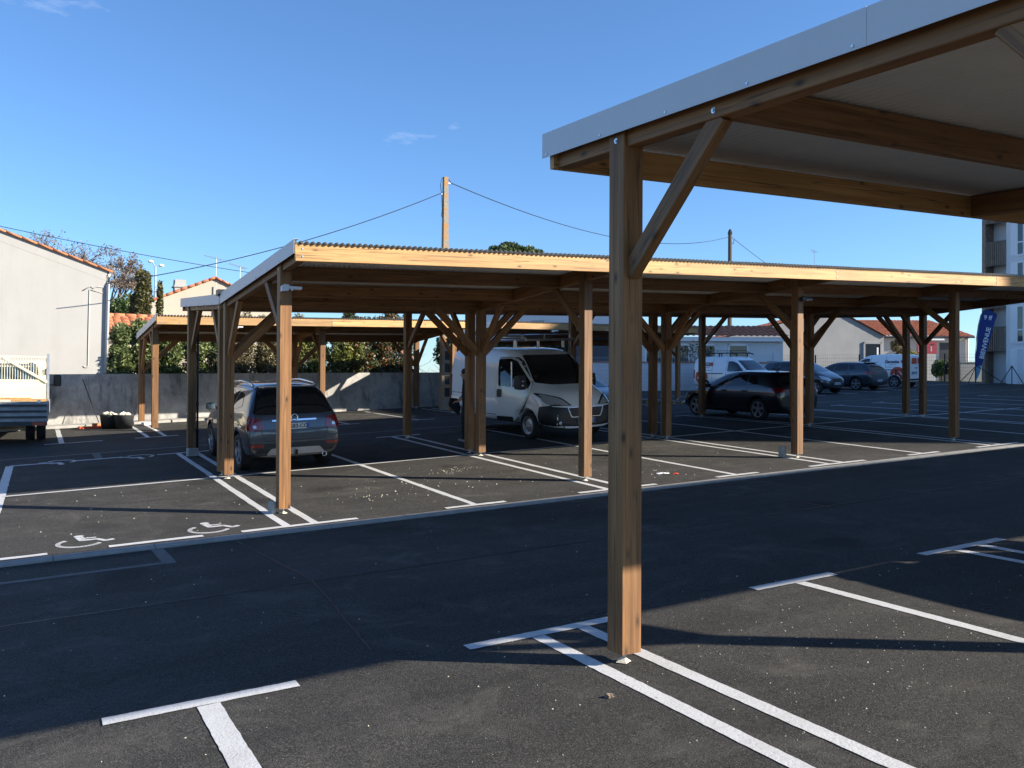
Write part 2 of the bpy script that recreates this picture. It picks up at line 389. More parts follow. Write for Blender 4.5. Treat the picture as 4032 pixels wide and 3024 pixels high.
def text_obj(name, body, size, mat, parent, mw, extrude=.001, bold=0, align='CENTER'):
    cu = bpy.data.curves.new(name, 'FONT'); cu.body = body; cu.size = size; cu.extrude = extrude; cu.align_x = align; cu.align_y = 'CENTER'; cu.offset = bold; cu.resolution_u = 3
    t = bpy.data.objects.new(name+'_tmp', cu); COL.objects.link(t)
    dg = bpy.context.evaluated_depsgraph_get(); me = bpy.data.meshes.new_from_object(t.evaluated_get(dg))
    bpy.data.objects.remove(t); me.materials.clear(); me.materials.append(mat)
    o = bpy.data.objects.new(name, me); link(o, parent); o.matrix_local = mw; return o
def frame_mat(c, x, y):
    x, y = Vector(x).normalized(), Vector(y).normalized(); z = x.cross(y); m = Matrix.Identity(4)
    for i in range(3): m[i][0], m[i][1], m[i][2], m[i][3] = x[i], y[i], z[i], c[i]
    return m
# ------------------------------------------------------------------ ground
def frange(a, b, s):
    n = int(round((b-a)/s)); return [a+(b-a)*i/n for i in range(n+1)]
us = [-3000, -600, -150, -60]+frange(-40, 60, 1)+[90, 200, 700, 3000]
vs_ = [-3000, -600, -100, -30]+frange(-14, 10, 1)+[10.325, 10.335]+frange(11, 60, 1)+[90, 200, 700, 3000]
struct(sheet('ground', [[(u, v, gz(u, v)-.03-(.25 if v > 30 else 0)) for v in vs_] for u in us], M['dirt']))
lot = struct(sheet('parking_lot', [[(u, v, gz(u, v)) for v in [-30]+frange(-14, 10, .5)+[10.325, 10.335]+frange(10.5, 36, .5)] for u in frange(-36, 52, .8)], M['asphalt']))
def strip(name, pts, w, mat, z=.004, step=.12, rag=.006, parent=None):
    """flat painted band along a polyline of (u, v), following the ground"""
    rnd = random.Random(hash((round(pts[0][0], 2), round(pts[0][1], 2))) & 0xffff)
    P = []; 
    for i in range(len(pts)-1):
        a, b = Vector(pts[i]), Vector(pts[i+1]); n = max(2, int((b-a).length/step)); t = (b-a).normalized(); nn = Vector((-t.y, t.x))
        for k in range(n+1):
            if i and k == 0: continue
            c = a+(b-a)*k/n
            e0 = w/2+rnd.uniform(-rag, rag); e1 = w/2+rnd.uniform(-rag, rag)
            L, Rr = c+nn*e0, c-nn*e1
            P.append([(L.x, L.y, gz(L.x, L.y)+z), (Rr.x, Rr.y, gz(Rr.x, Rr.y)+z)])
    return sheet(name, P, mat, parent, False)
W = 2.4097; U0 = 3.0513; UN = .9723
LINE = 'parking_line'
# near row
for i, dbl, bl in ((0, 0, .53), (1, 1, .70), (2, 0, .46), (3, 1, .62), (4, 0, .5)):
    u = UN+i*W - (.06 if i == 3 else 0)
    strip(LINE, [(u-bl-.02, 5.27+.01), (u+bl, 5.27-.01)], .11, M['line'], .0065, .04, .003, parent=lot)
    for s in ((-1, 1) if dbl else (0,)):
        strip(LINE, [(u+s*.19, 5.215), (u+s*.19, .2)], .13 if i == 0 else .105, M['line'], step=.05, rag=.003, parent=lot)
# far row, front and back stalls
def fv(u, v): return (u, fan(u, v))
for i in range(0, 14):
    u = U0+i*W; dbl = i % 2 == 0 and i < 9
    for s in ((-1, 1) if dbl else (0,)):
        us_ = u+s*.175
        strip(LINE, [fv(us_, 10.63), fv(us_, 14.9), fv(us_, 18.82)], .1, M['line'], step=.25, parent=lot)
    bl = .72 if dbl else .46
    if i < 7: strip(LINE, [fv(u-bl, 10.57), fv(u+bl, 10.57)], .1, M['line'], .0065, parent=lot)
    strip(LINE, [fv(u-bl*.8, 18.86), fv(u+bl*.8, 18.86)], .09, M['line'], .0065, parent=lot)
strip(LINE, [fv(-.16, 15.05), fv(8, 15.05), fv(16, 15.05), fv(28, 15.05)], .09, M['line'], .0085, .3, parent=lot)
strip(LINE, [(-.33, 10.57), fv(-.2, 15), fv(-.1, 18.86)], .13, M['line'], parent=lot)
for a, b, v in ((-.75, .3, 10.57), (.9, 1.9, 10.59), (-.1, .62, 18.86), (.95, 1.85, 18.9)): strip(LINE, [fv(a, v), fv(b, v)], .1, M['line'], .0065, parent=lot)
# back row along the wall
strip(LINE, [fv(.9, 22.5), fv(.95, 26.6)], .11, M['line'], parent=lot); strip(LINE, [fv(.55, 22.46), fv(1.75, 22.46)], .08, M['line'], .0065, parent=lot)
for i in range(0, 15):
    u = U0-.1+i*W; dbl = i % 2 == 0
    for s in ((-1, 1) if dbl else (0,)): strip(LINE, [fv(u+s*.2, 22.5), fv(u+s*.2, 26.7)], .09, M['line'], step=.3, parent=lot)
    strip(LINE, [fv(u-.5, 22.46), fv(u+.5, 22.46)], .09, M['line'], .0065, step=.3, parent=lot)
# flush concrete strips
strip('concrete_strip', [(-12, 9.46), (1.43, 9.47)], .11, M['strip'], .003, .3, parent=lot)
strip('concrete_strip', [(1.37, 9.53), (1.36, 10.3)], .13, M['strip'], .003, .2, parent=lot)
strip('concrete_strip', [fv(-12, 20.0), fv(0, 20.0), fv(16, 20.0), fv(28, 20.0), fv(45, 20.0)], .12, M['strip'], .003, .5, parent=lot)
strip('concrete_strip', [fv(1.42, 19.94), fv(1.42, 19.0)], .14, M['strip'], .003, .2, parent=lot)
# wheelchair pictograms
def wheelchair(u0, v0, flip=1, sc=1.0):
    mb = MB()
    def pt(x, y):
        u, v = u0+x*sc*flip, v0+y*sc*flip*1.25; return (u, v, gz(u, v)+.0045)
    def poly(ps): mb.add([pt(*p) for p in ps], [tuple(range(len(ps)))])
    def band(ps, w):
        for a, b in zip(ps, ps[1:]):
            a, b = Vector(a), Vector(b); t = (b-a).normalized(); n = Vector((-t.y, t.x))*w/2; a2, b2 = a-t*w*.2, b+t*w*.2
            poly([a2+n, a2-n, b2-n, b2+n])
    poly([(-.02+.062*math.cos(k*.5236), .3+.055*math.sin(k*.5236)) for k in range(12)])
    poly([(-.07, .24), (.035, .24), (.05, .08), (-.03, .05)])
    band([(0, .17), (.17, .17)], .04); band([(0, .075), (.18, .075), (.27, -.05), (.36, -.02)], .065)
    arc = [(-.03+.22*math.cos(a)*1.15, -.03+.2*math.sin(a)) for a in [R(130+x*10.5) for x in range(0, 20)]]
    band(arc, .06)
    return mb.build('wheelchair_symbol', M['line'], lot)
wheelchair(.66, 11.0, 1, .88); wheelchair(2.06, 10.97, 1, .88); wheelchair(.72, 18.72, -1, .95); wheelchair(2.12, 18.72, -1, .95)
# kerb stones
M['seam'] = flat('tar_seam', (.018, .018, .019), .5, 0, .2, 8)
for pts in ([(-12, 7.72), (-2, 7.78), (8, 7.7), (22, 7.75)], [(2.2, 10.2), (2.35, 7.8), (2.1, 5.6)], [(9.1, 10.2), (9.0, 7.6)]): strip('tar_seam', pts, .022, M['seam'], .003, .1, .006, parent=lot)
kerb = bpy.data.objects.new('kerb', None); link(kerb); struct(kerb)
prof = [(10.30, -.08), (10.30, -.012), (10.315, .004), (10.45, .008), (10.45, -.08)]
for i in range(-12, 18):
    a, b = i+.35, i+1.35-.008; mb = MB(); n = len(prof)
    if a > 17.6: continue
    vv = [(uu, v, gz(uu, 10.4)+z) for uu in (a, b) for v, z in prof]
    mb.add(vv, [tuple(range(n)), tuple(range(n, 2*n))[::-1]]+[(k, (k+1) % n, n+(k+1) % n, n+k) for k in range(n)])
    mb.build('kerb_stone', M['kerb'], kerb)
strip('concrete_strip', [(17.9, 10.38), (30, 10.6)], .16, M['kerb'], .004, .4, parent=lot)
# concrete verge at the foot of the wall, built of cast lengths
verge = bpy.data.objects.new('wall_verge', None); link(verge); struct(verge)
for a, b in ((-8, -3.2), (-3.15, .6), (.65, 1.9), (2.9, 3.9), (3.95, 5.9), (6.6, 7.4)):
    P = []
    mb = MB(); q = [(a, fan(a, 26.75)), (b, fan(b, 26.75)), (b, fan(b, 27.38)), (a, fan(a, 27.38))]
    mb.add([(x, y, gz(x, y)-.05) for x, y in q]+[(x, y, gz(x, y)+.07) for x, y in q], [(0, 1, 2, 3), (4, 5, 6, 7), (0, 1, 5, 4), (1, 2, 6, 5), (2, 3, 7, 6), (3, 0, 4, 7)])
    mb.build('verge_slab', M['concrete'], verge)
# far pavement by the apartment block
strip('concrete_strip', [(36, 27.7), (41, 29.2), (46, 28.6), (50, 26)], .35, M['kerb'], .03, .5, parent=lot)

# ------------------------------------------------------------------ retaining wall along the back
wl = empty('boundary_wall', (2, 27.5, gz(2, 27.5)), 0, 'stained grey concrete boundary wall below the hedge and white gable', 'wall')
def wall_seg(name, ua, ub, zt_a, zt_b, th, mat, v0=27.4, dz=0):
    mb = MB(); n = max(1, int(abs(ub-ua)/1.5)); org = Vector(wl.location)
    rows = []
    for k in range(n+1):
        u = ua+(ub-ua)*k/n; v = fan(u, v0); zt = zt_a+(zt_b-zt_a)*k/n
        rows.append([Vector((u, v, gz(u, v)-.1)), Vector((u, v, zt)), Vector((u, v+th, zt)), Vector((u, v+th, gz(u, v)-.1))])
    vv = [tuple(p-org) for r in rows for p in r]; fs = [(0, 1, 2, 3), tuple(4*n+i for i in (3, 2, 1, 0))]
    for k in range(n):
        for i in range(3): fs.append((4*k+i, 4*k+i+1, 4*k+4+i+1, 4*k+4+i))
    mb.add(vv, fs); return mb.build(name, mat, wl)
for a, b in ((-14, -5), (-4.985, .2), (.215, 4.6), (4.615, 8.9), (8.915, 12.6), (12.615, 17.4)):
    wall_seg('wall_panel', a, b, 2.14+.02*a, 2.14+.02*b, .2, M['wallconc'])

# ------------------------------------------------------------------ carports
POST = .156
def v3(u, v, z): return Vector((u, v, z))
def carport(name, label, uks, vhi, vphi, vplo, vlo, zhi, zlo, su=.042, u_end=(-.12, .12), purl=(.36, .72), near=False, group=None, pale='wood_pale', post_gap=.07, low_braces='both', fan_on=True, hi_brace=True, sheets=True, skip_first_rafter=False):
    """mono-pitch timber carport: frames at each u in uks; roof edge heights zhi/zlo are rafter tops at u = uks[0]"""
    F = fan if fan_on else (lambda u, v: v)
    root_v = vphi; org = v3(uks[0], F(uks[0], root_v), gz(uks[0], F(uks[0], root_v)))
    root = empty(name, org, 0, label, 'carport', group)
    T = lambda n, a, b, w, h, m='wood', **k: timber(n, a, b, w, h, M[m], root, org=org, **k)
    def zr(u, v):     # rafter-top height
        t = (v-vhi)/(vlo-vhi); return zhi+(zlo-zhi)*t+su*(u-uks[0])
    P = lambda u, v, dz=0: v3(u, F(u, v), zr(u, v)+dz)
    RH = .205; sgn = 1 if vlo > vhi else -1
    ua, ub = uks[0]+u_end[0], uks[-1]+u_end[1]
    for k, u in enumerate(uks):
        first, last = k == 0, k == len(uks)-1
        for vp in (vphi, vplo):
            b = P(u, vp); g0 = gz(u, b.y)
            T('post', v3(u, b.y, g0+post_gap), v3(u, b.y, b.z-.002), POST, POST, up=Vector((0, 1, 0)), bev=.006)
            rod = MB(); rod.tube([Vector((u, b.y, g0-.02))-org, Vector((u, b.y, g0+post_gap+.01))-org], .013, 8)
            rod.box(Vector((u, b.y, g0+post_gap-.004))-org, (.1, .1, .008)); rod.build('post_foot', M['galv'], root)
            pl = MB(); rr = random.Random(int(u*100+vp*10))
            ring = [(.055+rr.uniform(-.018, .018))*1 for _ in range(10)]
            vv = [Vector((u+ring[i]*math.cos(i*.628), b.y+ring[i]*.8*math.sin(i*.628), g0+.004))-org for i in range(10)]
            pl.add(vv+[Vector((u, b.y, g0+.035))-org], [(i, (i+1) % 10, 10) for i in range(10)]); pl.build('mortar_pad', M['plaster_lump'], root)
        rw = .1
        e0 = vhi+sgn*.055; e1 = vlo-sgn*.07
        T('rafter', P(u, e0, -RH/2), P(u, e1, -RH/2), rw, RH)
        # braces in the frame plane
        if hi_brace:
            T('brace', v3(u, F(u, vphi)+sgn*.06, zr(u, vphi)-1.0), P(u, vphi+sgn*.88, -RH+.02), .075, .115)
        T('brace', v3(u, F(u, vplo)-sgn*.06, zr(u, vplo)-1.0), P(u, vplo-sgn*.8, -RH+.02), .075, .115)
        # braces along the low purlin
        for s in (-1, 1):
            if (s < 0 and first) or (s > 0 and last): continue
            T('brace', v3(u+s*.06, F(u, vplo), zr(u, vplo)-1.04), P(u+s*.98, vplo, -RH+.02), .075, .125)
    # purlins between the frames
    vps = [vhi+sgn*(abs(vlo-vhi)*t) for t in purl]+[vplo]
    for k in range(len(uks)-1):
        a, b = uks[k]+.052, uks[k+1]-.052
        for vp in vps: T('purlin', P(a, vp, -.1), P(b, vp, -.1), .07, .2)
        T('purlin', P(a, vlo-sgn*.04, -.1), P(b, vlo-sgn*.04, -.1), .06, .2)
    # fascia board along the high edge, jointed at the frames
    cuts = [ua+.03]+[u for u in uks[1:-1]]+[ub-.03]
    for a, b in zip(cuts, cuts[1:]): T('fascia_board', P(a+.003, vhi+sgn*.026, -.104), P(b-.003, vhi+sgn*.026, -.104), .05, .208, pale)
    if True:
        for a, b in zip(cuts, cuts[1:]): T('edge_board', P(a+.003, vlo-sgn*.0, -.1), P(b-.003, vlo-sgn*.0, -.1), .03, .2, 'wood')
    # corrugated sheets
    pitch = .076; nw = 11; wsh = pitch*nw; amp = .016
    x = ua+.012; va, vb = vhi-sgn*.045, vlo+sgn*.06
    nsh = int(math.ceil((ub-.012-x)/wsh)); spw = 8
    for i in range(nsh):
        x0 = x+i*wsh; n = min(nw, int((ub-.012-x0)/pitch+.5))
        if n < 1: continue
        mb = MB(); top, bot = [], []
        for j in range(n*spw+1):
            uu = x0+j*pitch/spw; h = amp*(1+math.cos(2*math.pi*j/spw)); lap = .002*(i % 2)
            for (lst, dz) in ((top, .004), (bot, .0015)):
                for vv in (va, vb): lst.append(P(uu, vv, h+dz+lap)-org)
        m = n*spw+1
        fq = [(2*j, 2*j+1, 2*j+3, 2*j+2) for j in range(m-1)]
        me = bpy.data.meshes.new('roof_sheet')
        vv = top+bot; fs = fq+[tuple(q+2*m for q in f)[::-1] for f in fq]
        fs += [(2*j, 2*j+2, 2*m+2*j+2, 2*m+2*j) for j in range(m-1)]+[(2*j+1, 2*m+2*j+1, 2*m+2*j+3, 2*j+3) for j in range(m-1)]
        me.from_pydata([tuple(p) for p in vv], [], fs); me.materials.append(M['sheet_top']); me.materials.append(M['sheet_under'])
        mi = [0]*len(fq)+[1]*len(fq)+[0]*(2*(m-1)); me.polygons.foreach_set('material_index', mi)
        me.polygons.foreach_set('use_smooth', [True]*(2*len(fq))+[False]*(2*(m-1)))
        link(bpy.data.objects.new('roof_sheet', me), root)
    # metal edge trim on both gable ends
    for (ue, s) in ((ua, -1), (ub, 1)):
        Lr = abs(vlo-vhi)+.12; n = 2; vs0 = vhi-sgn*.05
        for i in range(n):
            a, b = vs0+sgn*(Lr*(.0 if i == 0 else .585)+(.002 if i else 0)), vs0+sgn*(Lr*(.585 if i == 0 else 1))
            mb = MB(); th = .003
            q = []
            for vv in (a, b):
                for (du, dz) in ((0, -.125), (0, .05), (-s*.06, .055), (-s*.06, .052), (-s*th, .047), (-s*th, -.125)):
                    q.append(P(ue+du, vv, dz)-org)
            mb.add(q, [(0, 1, 2, 3, 4, 5), (11, 10, 9, 8, 7, 6)]+[(k, (k+1) % 6, 6+(k+1) % 6, 6+k) for k in range(6)])
            mb.build('edge_trim', M['trim'], root)
        nsc = int(Lr/.62)+1
        for i in range(nsc):
            c = P(ue, vs0+sgn*(.06+i*(Lr-.12)/(nsc-1)), -.105)-org
            mb = MB(); mb.lathe([(0, s*.006), (.007, s*.006), (.009, 0)], 8, 'x', c); mb.build('screw', M['screw'], root)
    # bolts through the end rafters
    for (u, s) in ((uks[0], -1), (uks[-1], 1)):
        for vp in (vphi, vphi+sgn*.86, vplo):
            c = P(u+s*(.0505 if vp not in (vphi, vplo) else POST/2), vp, -.16)-org
            mb = MB(); mb.lathe([(0, s*.012), (.009, s*.012), (.009, s*.004), (.018, s*.004), (.018, 0)], 8, 'x', c); mb.build('bolt', M['screw'], root)
    # board ends / fascia bolts
    for u in uks:
        for dz in (-.055, -.15):
            c = P(u, vhi, dz)-org; mb = MB(); mb.lathe([(0, -sgn*.006), (.011, -sgn*.006), (.011, 0)], 8, 'y', c); mb.build('screw', M['screw'], root)
    return root, P, org
UF = [U0+i*2*W for i in range(5)]
UNK = [UN+W+i*2*W for i in range(6)]
near_root, PN, near_org = carport('timber_carport', 'timber carport filling the upper right foreground, its single near post mid frame', UNK, 5.26, 4.479, 1.2, .7, 3.59, 3.385, su=.031, fan_on=False, purl=(.365, .71))
far_root, PF, far_org = carport('timber_carport', 'long timber carport across the lane with a bright sunlit fascia along its front', UF, 10.60, 11.42, 14.85, 15.0, 3.585, 3.335, purl=(.34, .68))
back_root, PB, back_org = carport('timber_carport', 'timber carport facing away, back to back behind the long sunlit carport', UF, 18.98, 18.35, 15.30, 15.1, 3.60, 3.335, purl=(.34, .68))
UB1 = [3.12, 7.75, 12.3]
wall_root, PW, wall_org = carport('timber_carport', 'timber carport standing against the concrete wall at the far left', UB1, 23.3, 24.2, 26.95, 27.15, 3.60, 3.33, purl=(.4,), su=.036)
UB2 = [13.5+i*4.7 for i in range(3)]
wall2_root, PW2, wall2_org = carport('timber_carport', 'shaded timber carport behind the white van, right of the concrete pole', UB2, 23.3, 24.2, 26.95, 27.15, 3.98, 3.66, purl=(.4,), su=.025)

# valley gutter and downpipes
def gutter():
    root = empty('valley_gutter', (UF[0], 15.05, 3.2), 0, 'dark metal gutter in the valley between the two back to back roofs', 'gutter'); org = Vector(root.location)
    P = []
    mb = MB(); ua, ub = UF[0]-.16, UF[-1]+.16
    prof = [(-.09, .10), (-.08, .0), (.08, .0), (.09, .10)]
    vv = [Vector((u, fan(u, 15.05)+a, 3.335+.042*(u-U0)+.015+z))-org for u in (ua, ub) for a, z in prof]
    mb.add(vv, [(k, k+1, 5+k, 4+k) for k in range(3)]+[(0, 1, 2, 3)]); mb.build('trough', M['dark_metal'], root)
    return root
gutter()
def downpipe(u, v, z0, z1, mat, label, r=.04):
    o = MB().tube([(0, 0, 0), (0, 0, z1-z0)], r, 10)
    o.lathe([(r+.008, .9), (r+.008, .96)], 10); o.lathe([(r+.008, 1.9), (r+.008, 1.96)], 10)
    ob = o.build('downpipe', mat, None, True, (u, v, z0)); return tag(ob, label, 'pipe')
downpipe(12.78, fan(12.8, 15.08), gz(12.8, 15.3)+.02, 3.72, M['grey_plastic'], 'grey plastic downpipe squeezed between a pair of posts right of the white van', .045)
downpipe(UF[0]+.115, fan(3, 18.35), gz(3, 18.4)+.1, 3.35, M['dark_metal'], 'slim dark downpipe on the back left post of the long carport', .022)
# concrete packing blocks at some post feet
for (u, v, s, lab) in ((UF[0]-.12, 11.5, (.05, .13, .16), 'small concrete packing block at the foot of the front left sunlit post'), (UF[2]-.17, 11.6, (.14, .1, .2), 'grey concrete block beside the third sunlit front post'), (UF[0]+.0, 18.2, (.22, .1, .16), 'concrete packing block under the back left post')):
    vv = fan(u, v); mb = MB(); mb.box((0, 0, s[2]/2), s); o = mb.build('concrete_block', M['concrete'], None, False, (u, vv, gz(u, vv))); o.rotation_euler = (0, 0, .3)
    bv = o.modifiers.new('bevel', 'BEVEL'); bv.width = .008; tag(o, lab, 'block')
# floodlights
def floodlight(loc, label, dirx=1, pale=True):
    root = empty('floodlight', loc, 0, label, 'lamp', 'floodlights under the carports', .72)
    mb = MB(); mb.box((.17*dirx, -.05, 0), (.24, .13, .045)); mb.build('housing', M['trim' if pale else 'dark_metal'], root)
    mb = MB(); mb.prism([(-.075, -.075), (.05, -.06), (.05, .05), (-.03, .055), (-.075, .02)], -.11, .0, 'y'); mb.build('bracket', M['trim' if pale else 'black_plastic'], root)
    mb = MB(); mb.box((.18*dirx, -.05, -.026), (.2, .1, .006)); mb.build('lens', M['white_paint'], root)
    mb = MB(); mb.lathe([(0, -.06), (.016, -.055), (.018, -.028)], 10, 'z', (.11*dirx, -.09, 0)); mb.build('sensor', M['white_paint'], root)
floodlight((U0-.02, 11.34, 3.12), 'pale floodlight on the front left sunlit post')
floodlight((UF[2]+.02, fan(UF[2], 11.34), 3.52), 'dark floodlight with a bright end on the third front post', 1, False)
floodlight((5.0, fan(5, 23.4), 3.42), 'small pale floodlight under the carport against the wall')
floodlight((15.8, fan(15.8, 23.4), 3.8), 'pale floodlight under the shaded carport behind the van')
# ------------------------------------------------------------------ vehicles
def eval_mesh(o):
    dg = bpy.context.evaluated_depsgraph_get(); return bpy.data.meshes.new_from_object(o.evaluated_get(dg))
class Car:
    """lofted body: sections (x, [(y, z) ... bottom centre to top centre]); local x forward, y left, z up"""
    def __init__(s, name, label, cat, u, v, heading, paint, secs, wheels, wr, ww, arch=1.16, group=None, sub=2, z=None, pitch_fit=True, arch_depth=.32):
        zz = gz(u, v) if z is None else z
        s.root = empty(name, (u, v, zz), heading, label, cat, group, SCALE)
        # follow the slope of the lot
        hx, hy = math.cos(heading), math.sin(heading); e = 1.2
        gx = (gz(u+hx*e, v+hy*e)-gz(u-hx*e, v-hy*e))/(2*e); gy = (gz(u-hy*.7, v+hx*.7)-gz(u+hy*.7, v-hx*.7))/1.4
        s.root.rotation_euler = (math.atan(gy), -math.atan(gx), heading)
        n = len(secs[0][1]); vs, fs = [], []
        ring = []
        for x, pr in secs:
            r = [(x, y, z) for y, z in pr] + [(x, -y, z) for y, z in pr[-2:0:-1]]
            ring.append(r)
        m = len(ring[0])
        for r in ring: vs += r
        for i in range(len(ring)-1):
            for k in range(m): fs.append((i*m+k, i*m+(k+1) % m, (i+1)*m+(k+1) % m, (i+1)*m+k))
        # end caps as quad strips
        for base, flip in ((0, 0), ((len(ring)-1)*m, 1)):
            for k in range(n-1):
                a, b = base+k, base+k+1; c, d = base+(m-k-1) % m, base+(m-k) % m
                q = [a, b] + ([c] if c != b else []) + ([d] if d != a and d != base+m else [])
                q = [a, b, c, d] if k not in (0, n-2) else ([a, b, base+m-1] if k == 0 else [a, b, c if c != b else d])
                if k == n-2: q = [a, b, base+(m-k)]
                fs.append(tuple(q if flip else q[::-1]))
        me = bpy.data.meshes.new('body'); me.from_pydata(vs, [], fs); me.materials.append(paint); me.materials.append(M['black_plastic'])
        bm = bmesh.new(); bm.from_mesh(me); bmesh.ops.remove_doubles(bm, verts=bm.verts, dist=1e-4); bmesh.ops.recalc_face_normals(bm, faces=bm.faces); bm.to_mesh(me); bm.free()
        t = bpy.data.objects.new('tmp', me); COL.objects.link(t)
        md = t.modifiers.new('s', 'SUBSURF'); md.levels = sub; md.render_levels = sub
        cuts = []
        for (wx, wy) in wheels:
            mb = MB(); sg = 1 if wy > 0 else -1
            mb.lathe([(0, wy+sg*.4), (wr*arch, wy+sg*.4), (wr*arch, wy-sg*arch_depth), (0, wy-sg*arch_depth)], 28, 'y', (wx, 0, wr*1.02))
            cm = mb.mesh('cut', [M['black_plastic']]); 
            bm = bmesh.new(); bm.from_mesh(cm); bmesh.ops.remove_doubles(bm, verts=bm.verts, dist=1e-4); bmesh.ops.recalc_face_normals(bm, faces=bm.faces); bm.to_mesh(cm); bm.free()
            co = bpy.data.objects.new('cut', cm); COL.objects.link(co); cuts.append(co)
            b = t.modifiers.new('b', 'BOOLEAN'); b.operation = 'DIFFERENCE'; b.object = co; b.solver = 'EXACT'
            try: b.material_mode = 'TRANSFER'
            except Exception: pass
        mesh = eval_mesh(t)
        for co in cuts: bpy.data.objects.remove(co)
        bpy.data.objects.remove(t)
        nm = len(mesh.materials)
        bm = bmesh.new(); bm.from_mesh(mesh)
        # arch faces: inside the wheel cylinders
        for f in bm.faces:
            c = f.calc_center_median(); f.smooth = True
            for (wx, wy) in wheels:
                if math.hypot(c.x-wx, c.z-wr*1.02) < wr*arch*1.004 and abs(c.y) > abs(wy)-arch_depth-.02: f.material_index = 1; f.smooth = False
        bm.to_mesh(mesh); bm.free()
        mesh.materials.clear(); mesh.materials.append(paint); mesh.materials.append(M['black_plastic'])
        s.body = link(bpy.data.objects.new('body', mesh), s.root)
        s.bvh = BVHTree.FromPolygons([v.co.copy() for v in mesh.vertices], [tuple(p.vertices) for p in mesh.polygons])
        s.wr = wr
    def cast(s, a, b, axis, side):
        if axis == 'y': o, d = Vector((a, side*4, b)), Vector((0, -side, 0))
        elif axis == 'x': o, d = Vector((side*6, a, b)), Vector((-side, 0, 0))
        else: o, d = Vector((a, b, 5)), Vector((0, 0, -1))
        h = s.bvh.ray_cast(o, d)
        if h[0] is None:
            q = Vector((a, side*.7, b)) if axis == 'y' else Vector((side*2, a, b)) if axis == 'x' else Vector((a, b, 1.6))
            h = s.bvh.find_nearest(q)
        return h[0], h[1]
    def patch(s, name, poly, axis, side, mat, off=.005, res=.07, parent=None, smoothc=True, thick=0):
        poly = [tuple(p) for p in poly]
        if smoothc:   # round the corners a little
            q = []; n = len(poly)
            for i in range(n):
                a, b, c = Vector(poly[i-1]), Vector(poly[i]), Vector(poly[(i+1) % n])
                d = min(.04, (a-b).length*.3, (c-b).length*.3)
                q += [b+(a-b).normalized()*d, b*.55+.225*((b+(a-b).normalized()*d)+(b+(c-b).normalized()*d)), b+(c-b).normalized()*d]
            poly = [tuple(p) for p in q]
        pts = []
        n = len(poly)
        for i in range(n):
            a, b = Vector(poly[i]), Vector(poly[(i+1) % n]); k = max(1, int((b-a).length/res))
            pts += [a+(b-a)*j/k for j in range(k)]
        nb = len(pts)
        x0, x1 = min(p.x for p in pts), max(p.x for p in pts); y0, y1 = min(p.y for p in pts), max(p.y for p in pts)
        def inside(x, y):
            c = False
            for i in range(nb):
                a, b = pts[i], pts[i-1]
                if (a.y > y) != (b.y > y) and x < (b.x-a.x)*(y-a.y)/(b.y-a.y)+a.x: c = not c
            return c
        inner = []
        nx, ny = max(1, int((x1-x0)/res)), max(1, int((y1-y0)/res))
        for i in range(1, nx):
            for j in range(1, ny):
                x, y = x0+(x1-x0)*i/nx, y0+(y1-y0)*j/ny
                if inside(x, y) and min((p-Vector((x, y))).length for p in pts) > res*.4: inner.append(Vector((x, y)))
        r = delaunay_2d_cdt(pts+inner, [(i, (i+1) % nb) for i in range(nb)], [], 1, 1e-5)
        vv, fs = [], []
        for p in r[0]:
            h, nn = s.cast(p.x, p.y, axis, side)
            want = Vector((0, side, 0)) if axis == 'y' else Vector((side, 0, 0)) if axis == 'x' else Vector((0, 0, 1))
            if nn.dot(want) < 0: nn = -nn
            vv.append(h+nn*off)
        fs = [f for f in r[2] if inside(*((r[0][f[0]]+r[0][f[1]]+r[0][f[2]])/3))]
        me = bpy.data.meshes.new(name); me.from_pydata([tuple(p) for p in vv], [], fs); me.materials.append(mat)
        bm = bmesh.new(); bm.from_mesh(me); bmesh.ops.recalc_face_normals(bm, faces=bm.faces)
        want = Vector((0, side, 0)) if axis == 'y' else Vector((side, 0, 0)) if axis == 'x' else Vector((0, 0, 1))
        bm.normal_update()
        if sum((f.normal.dot(want) for f in bm.faces)) < 0: bmesh.ops.reverse_faces(bm, faces=bm.faces)
        for f in bm.faces: f.smooth = True
        bm.to_mesh(me); bm.free()
        return link(bpy.data.objects.new(name, me), parent or s.root)
    def both(s, name, poly, mat, **k): return [s.patch(name, poly, 'y', sd, mat, **k) for sd in (1, -1)]
    def line(s, name, pts, axis, side, mat, w=.012, off=.004, parent=None, step=.06):
        vv, fs = [], []; P = []
        for a, b in zip(pts, pts[1:]):
            a, b = Vector(a), Vector(b); n = max(1, int((b-a).length/step)); P += [a+(b-a)*k/n for k in range(n)]
        P.append(Vector(pts[-1]))
        for i, p in enumerate(P):
            t = (P[min(i+1, len(P)-1)]-P[max(i-1, 0)]).normalized(); nn = Vector((-t.y, t.x))*w/2
            for q in (p+nn, p-nn):
                h, nr = s.cast(q.x, q.y, axis, side); vv.append(tuple(h+nr*off))
        fs = [(2*i, 2*i+1, 2*i+3, 2*i+2) for i in range(len(P)-1)]
        me = bpy.data.meshes.new(name); me.from_pydata(vv, [], fs); me.materials.append(mat)
        return link(bpy.data.objects.new(name, me), parent or s.root)
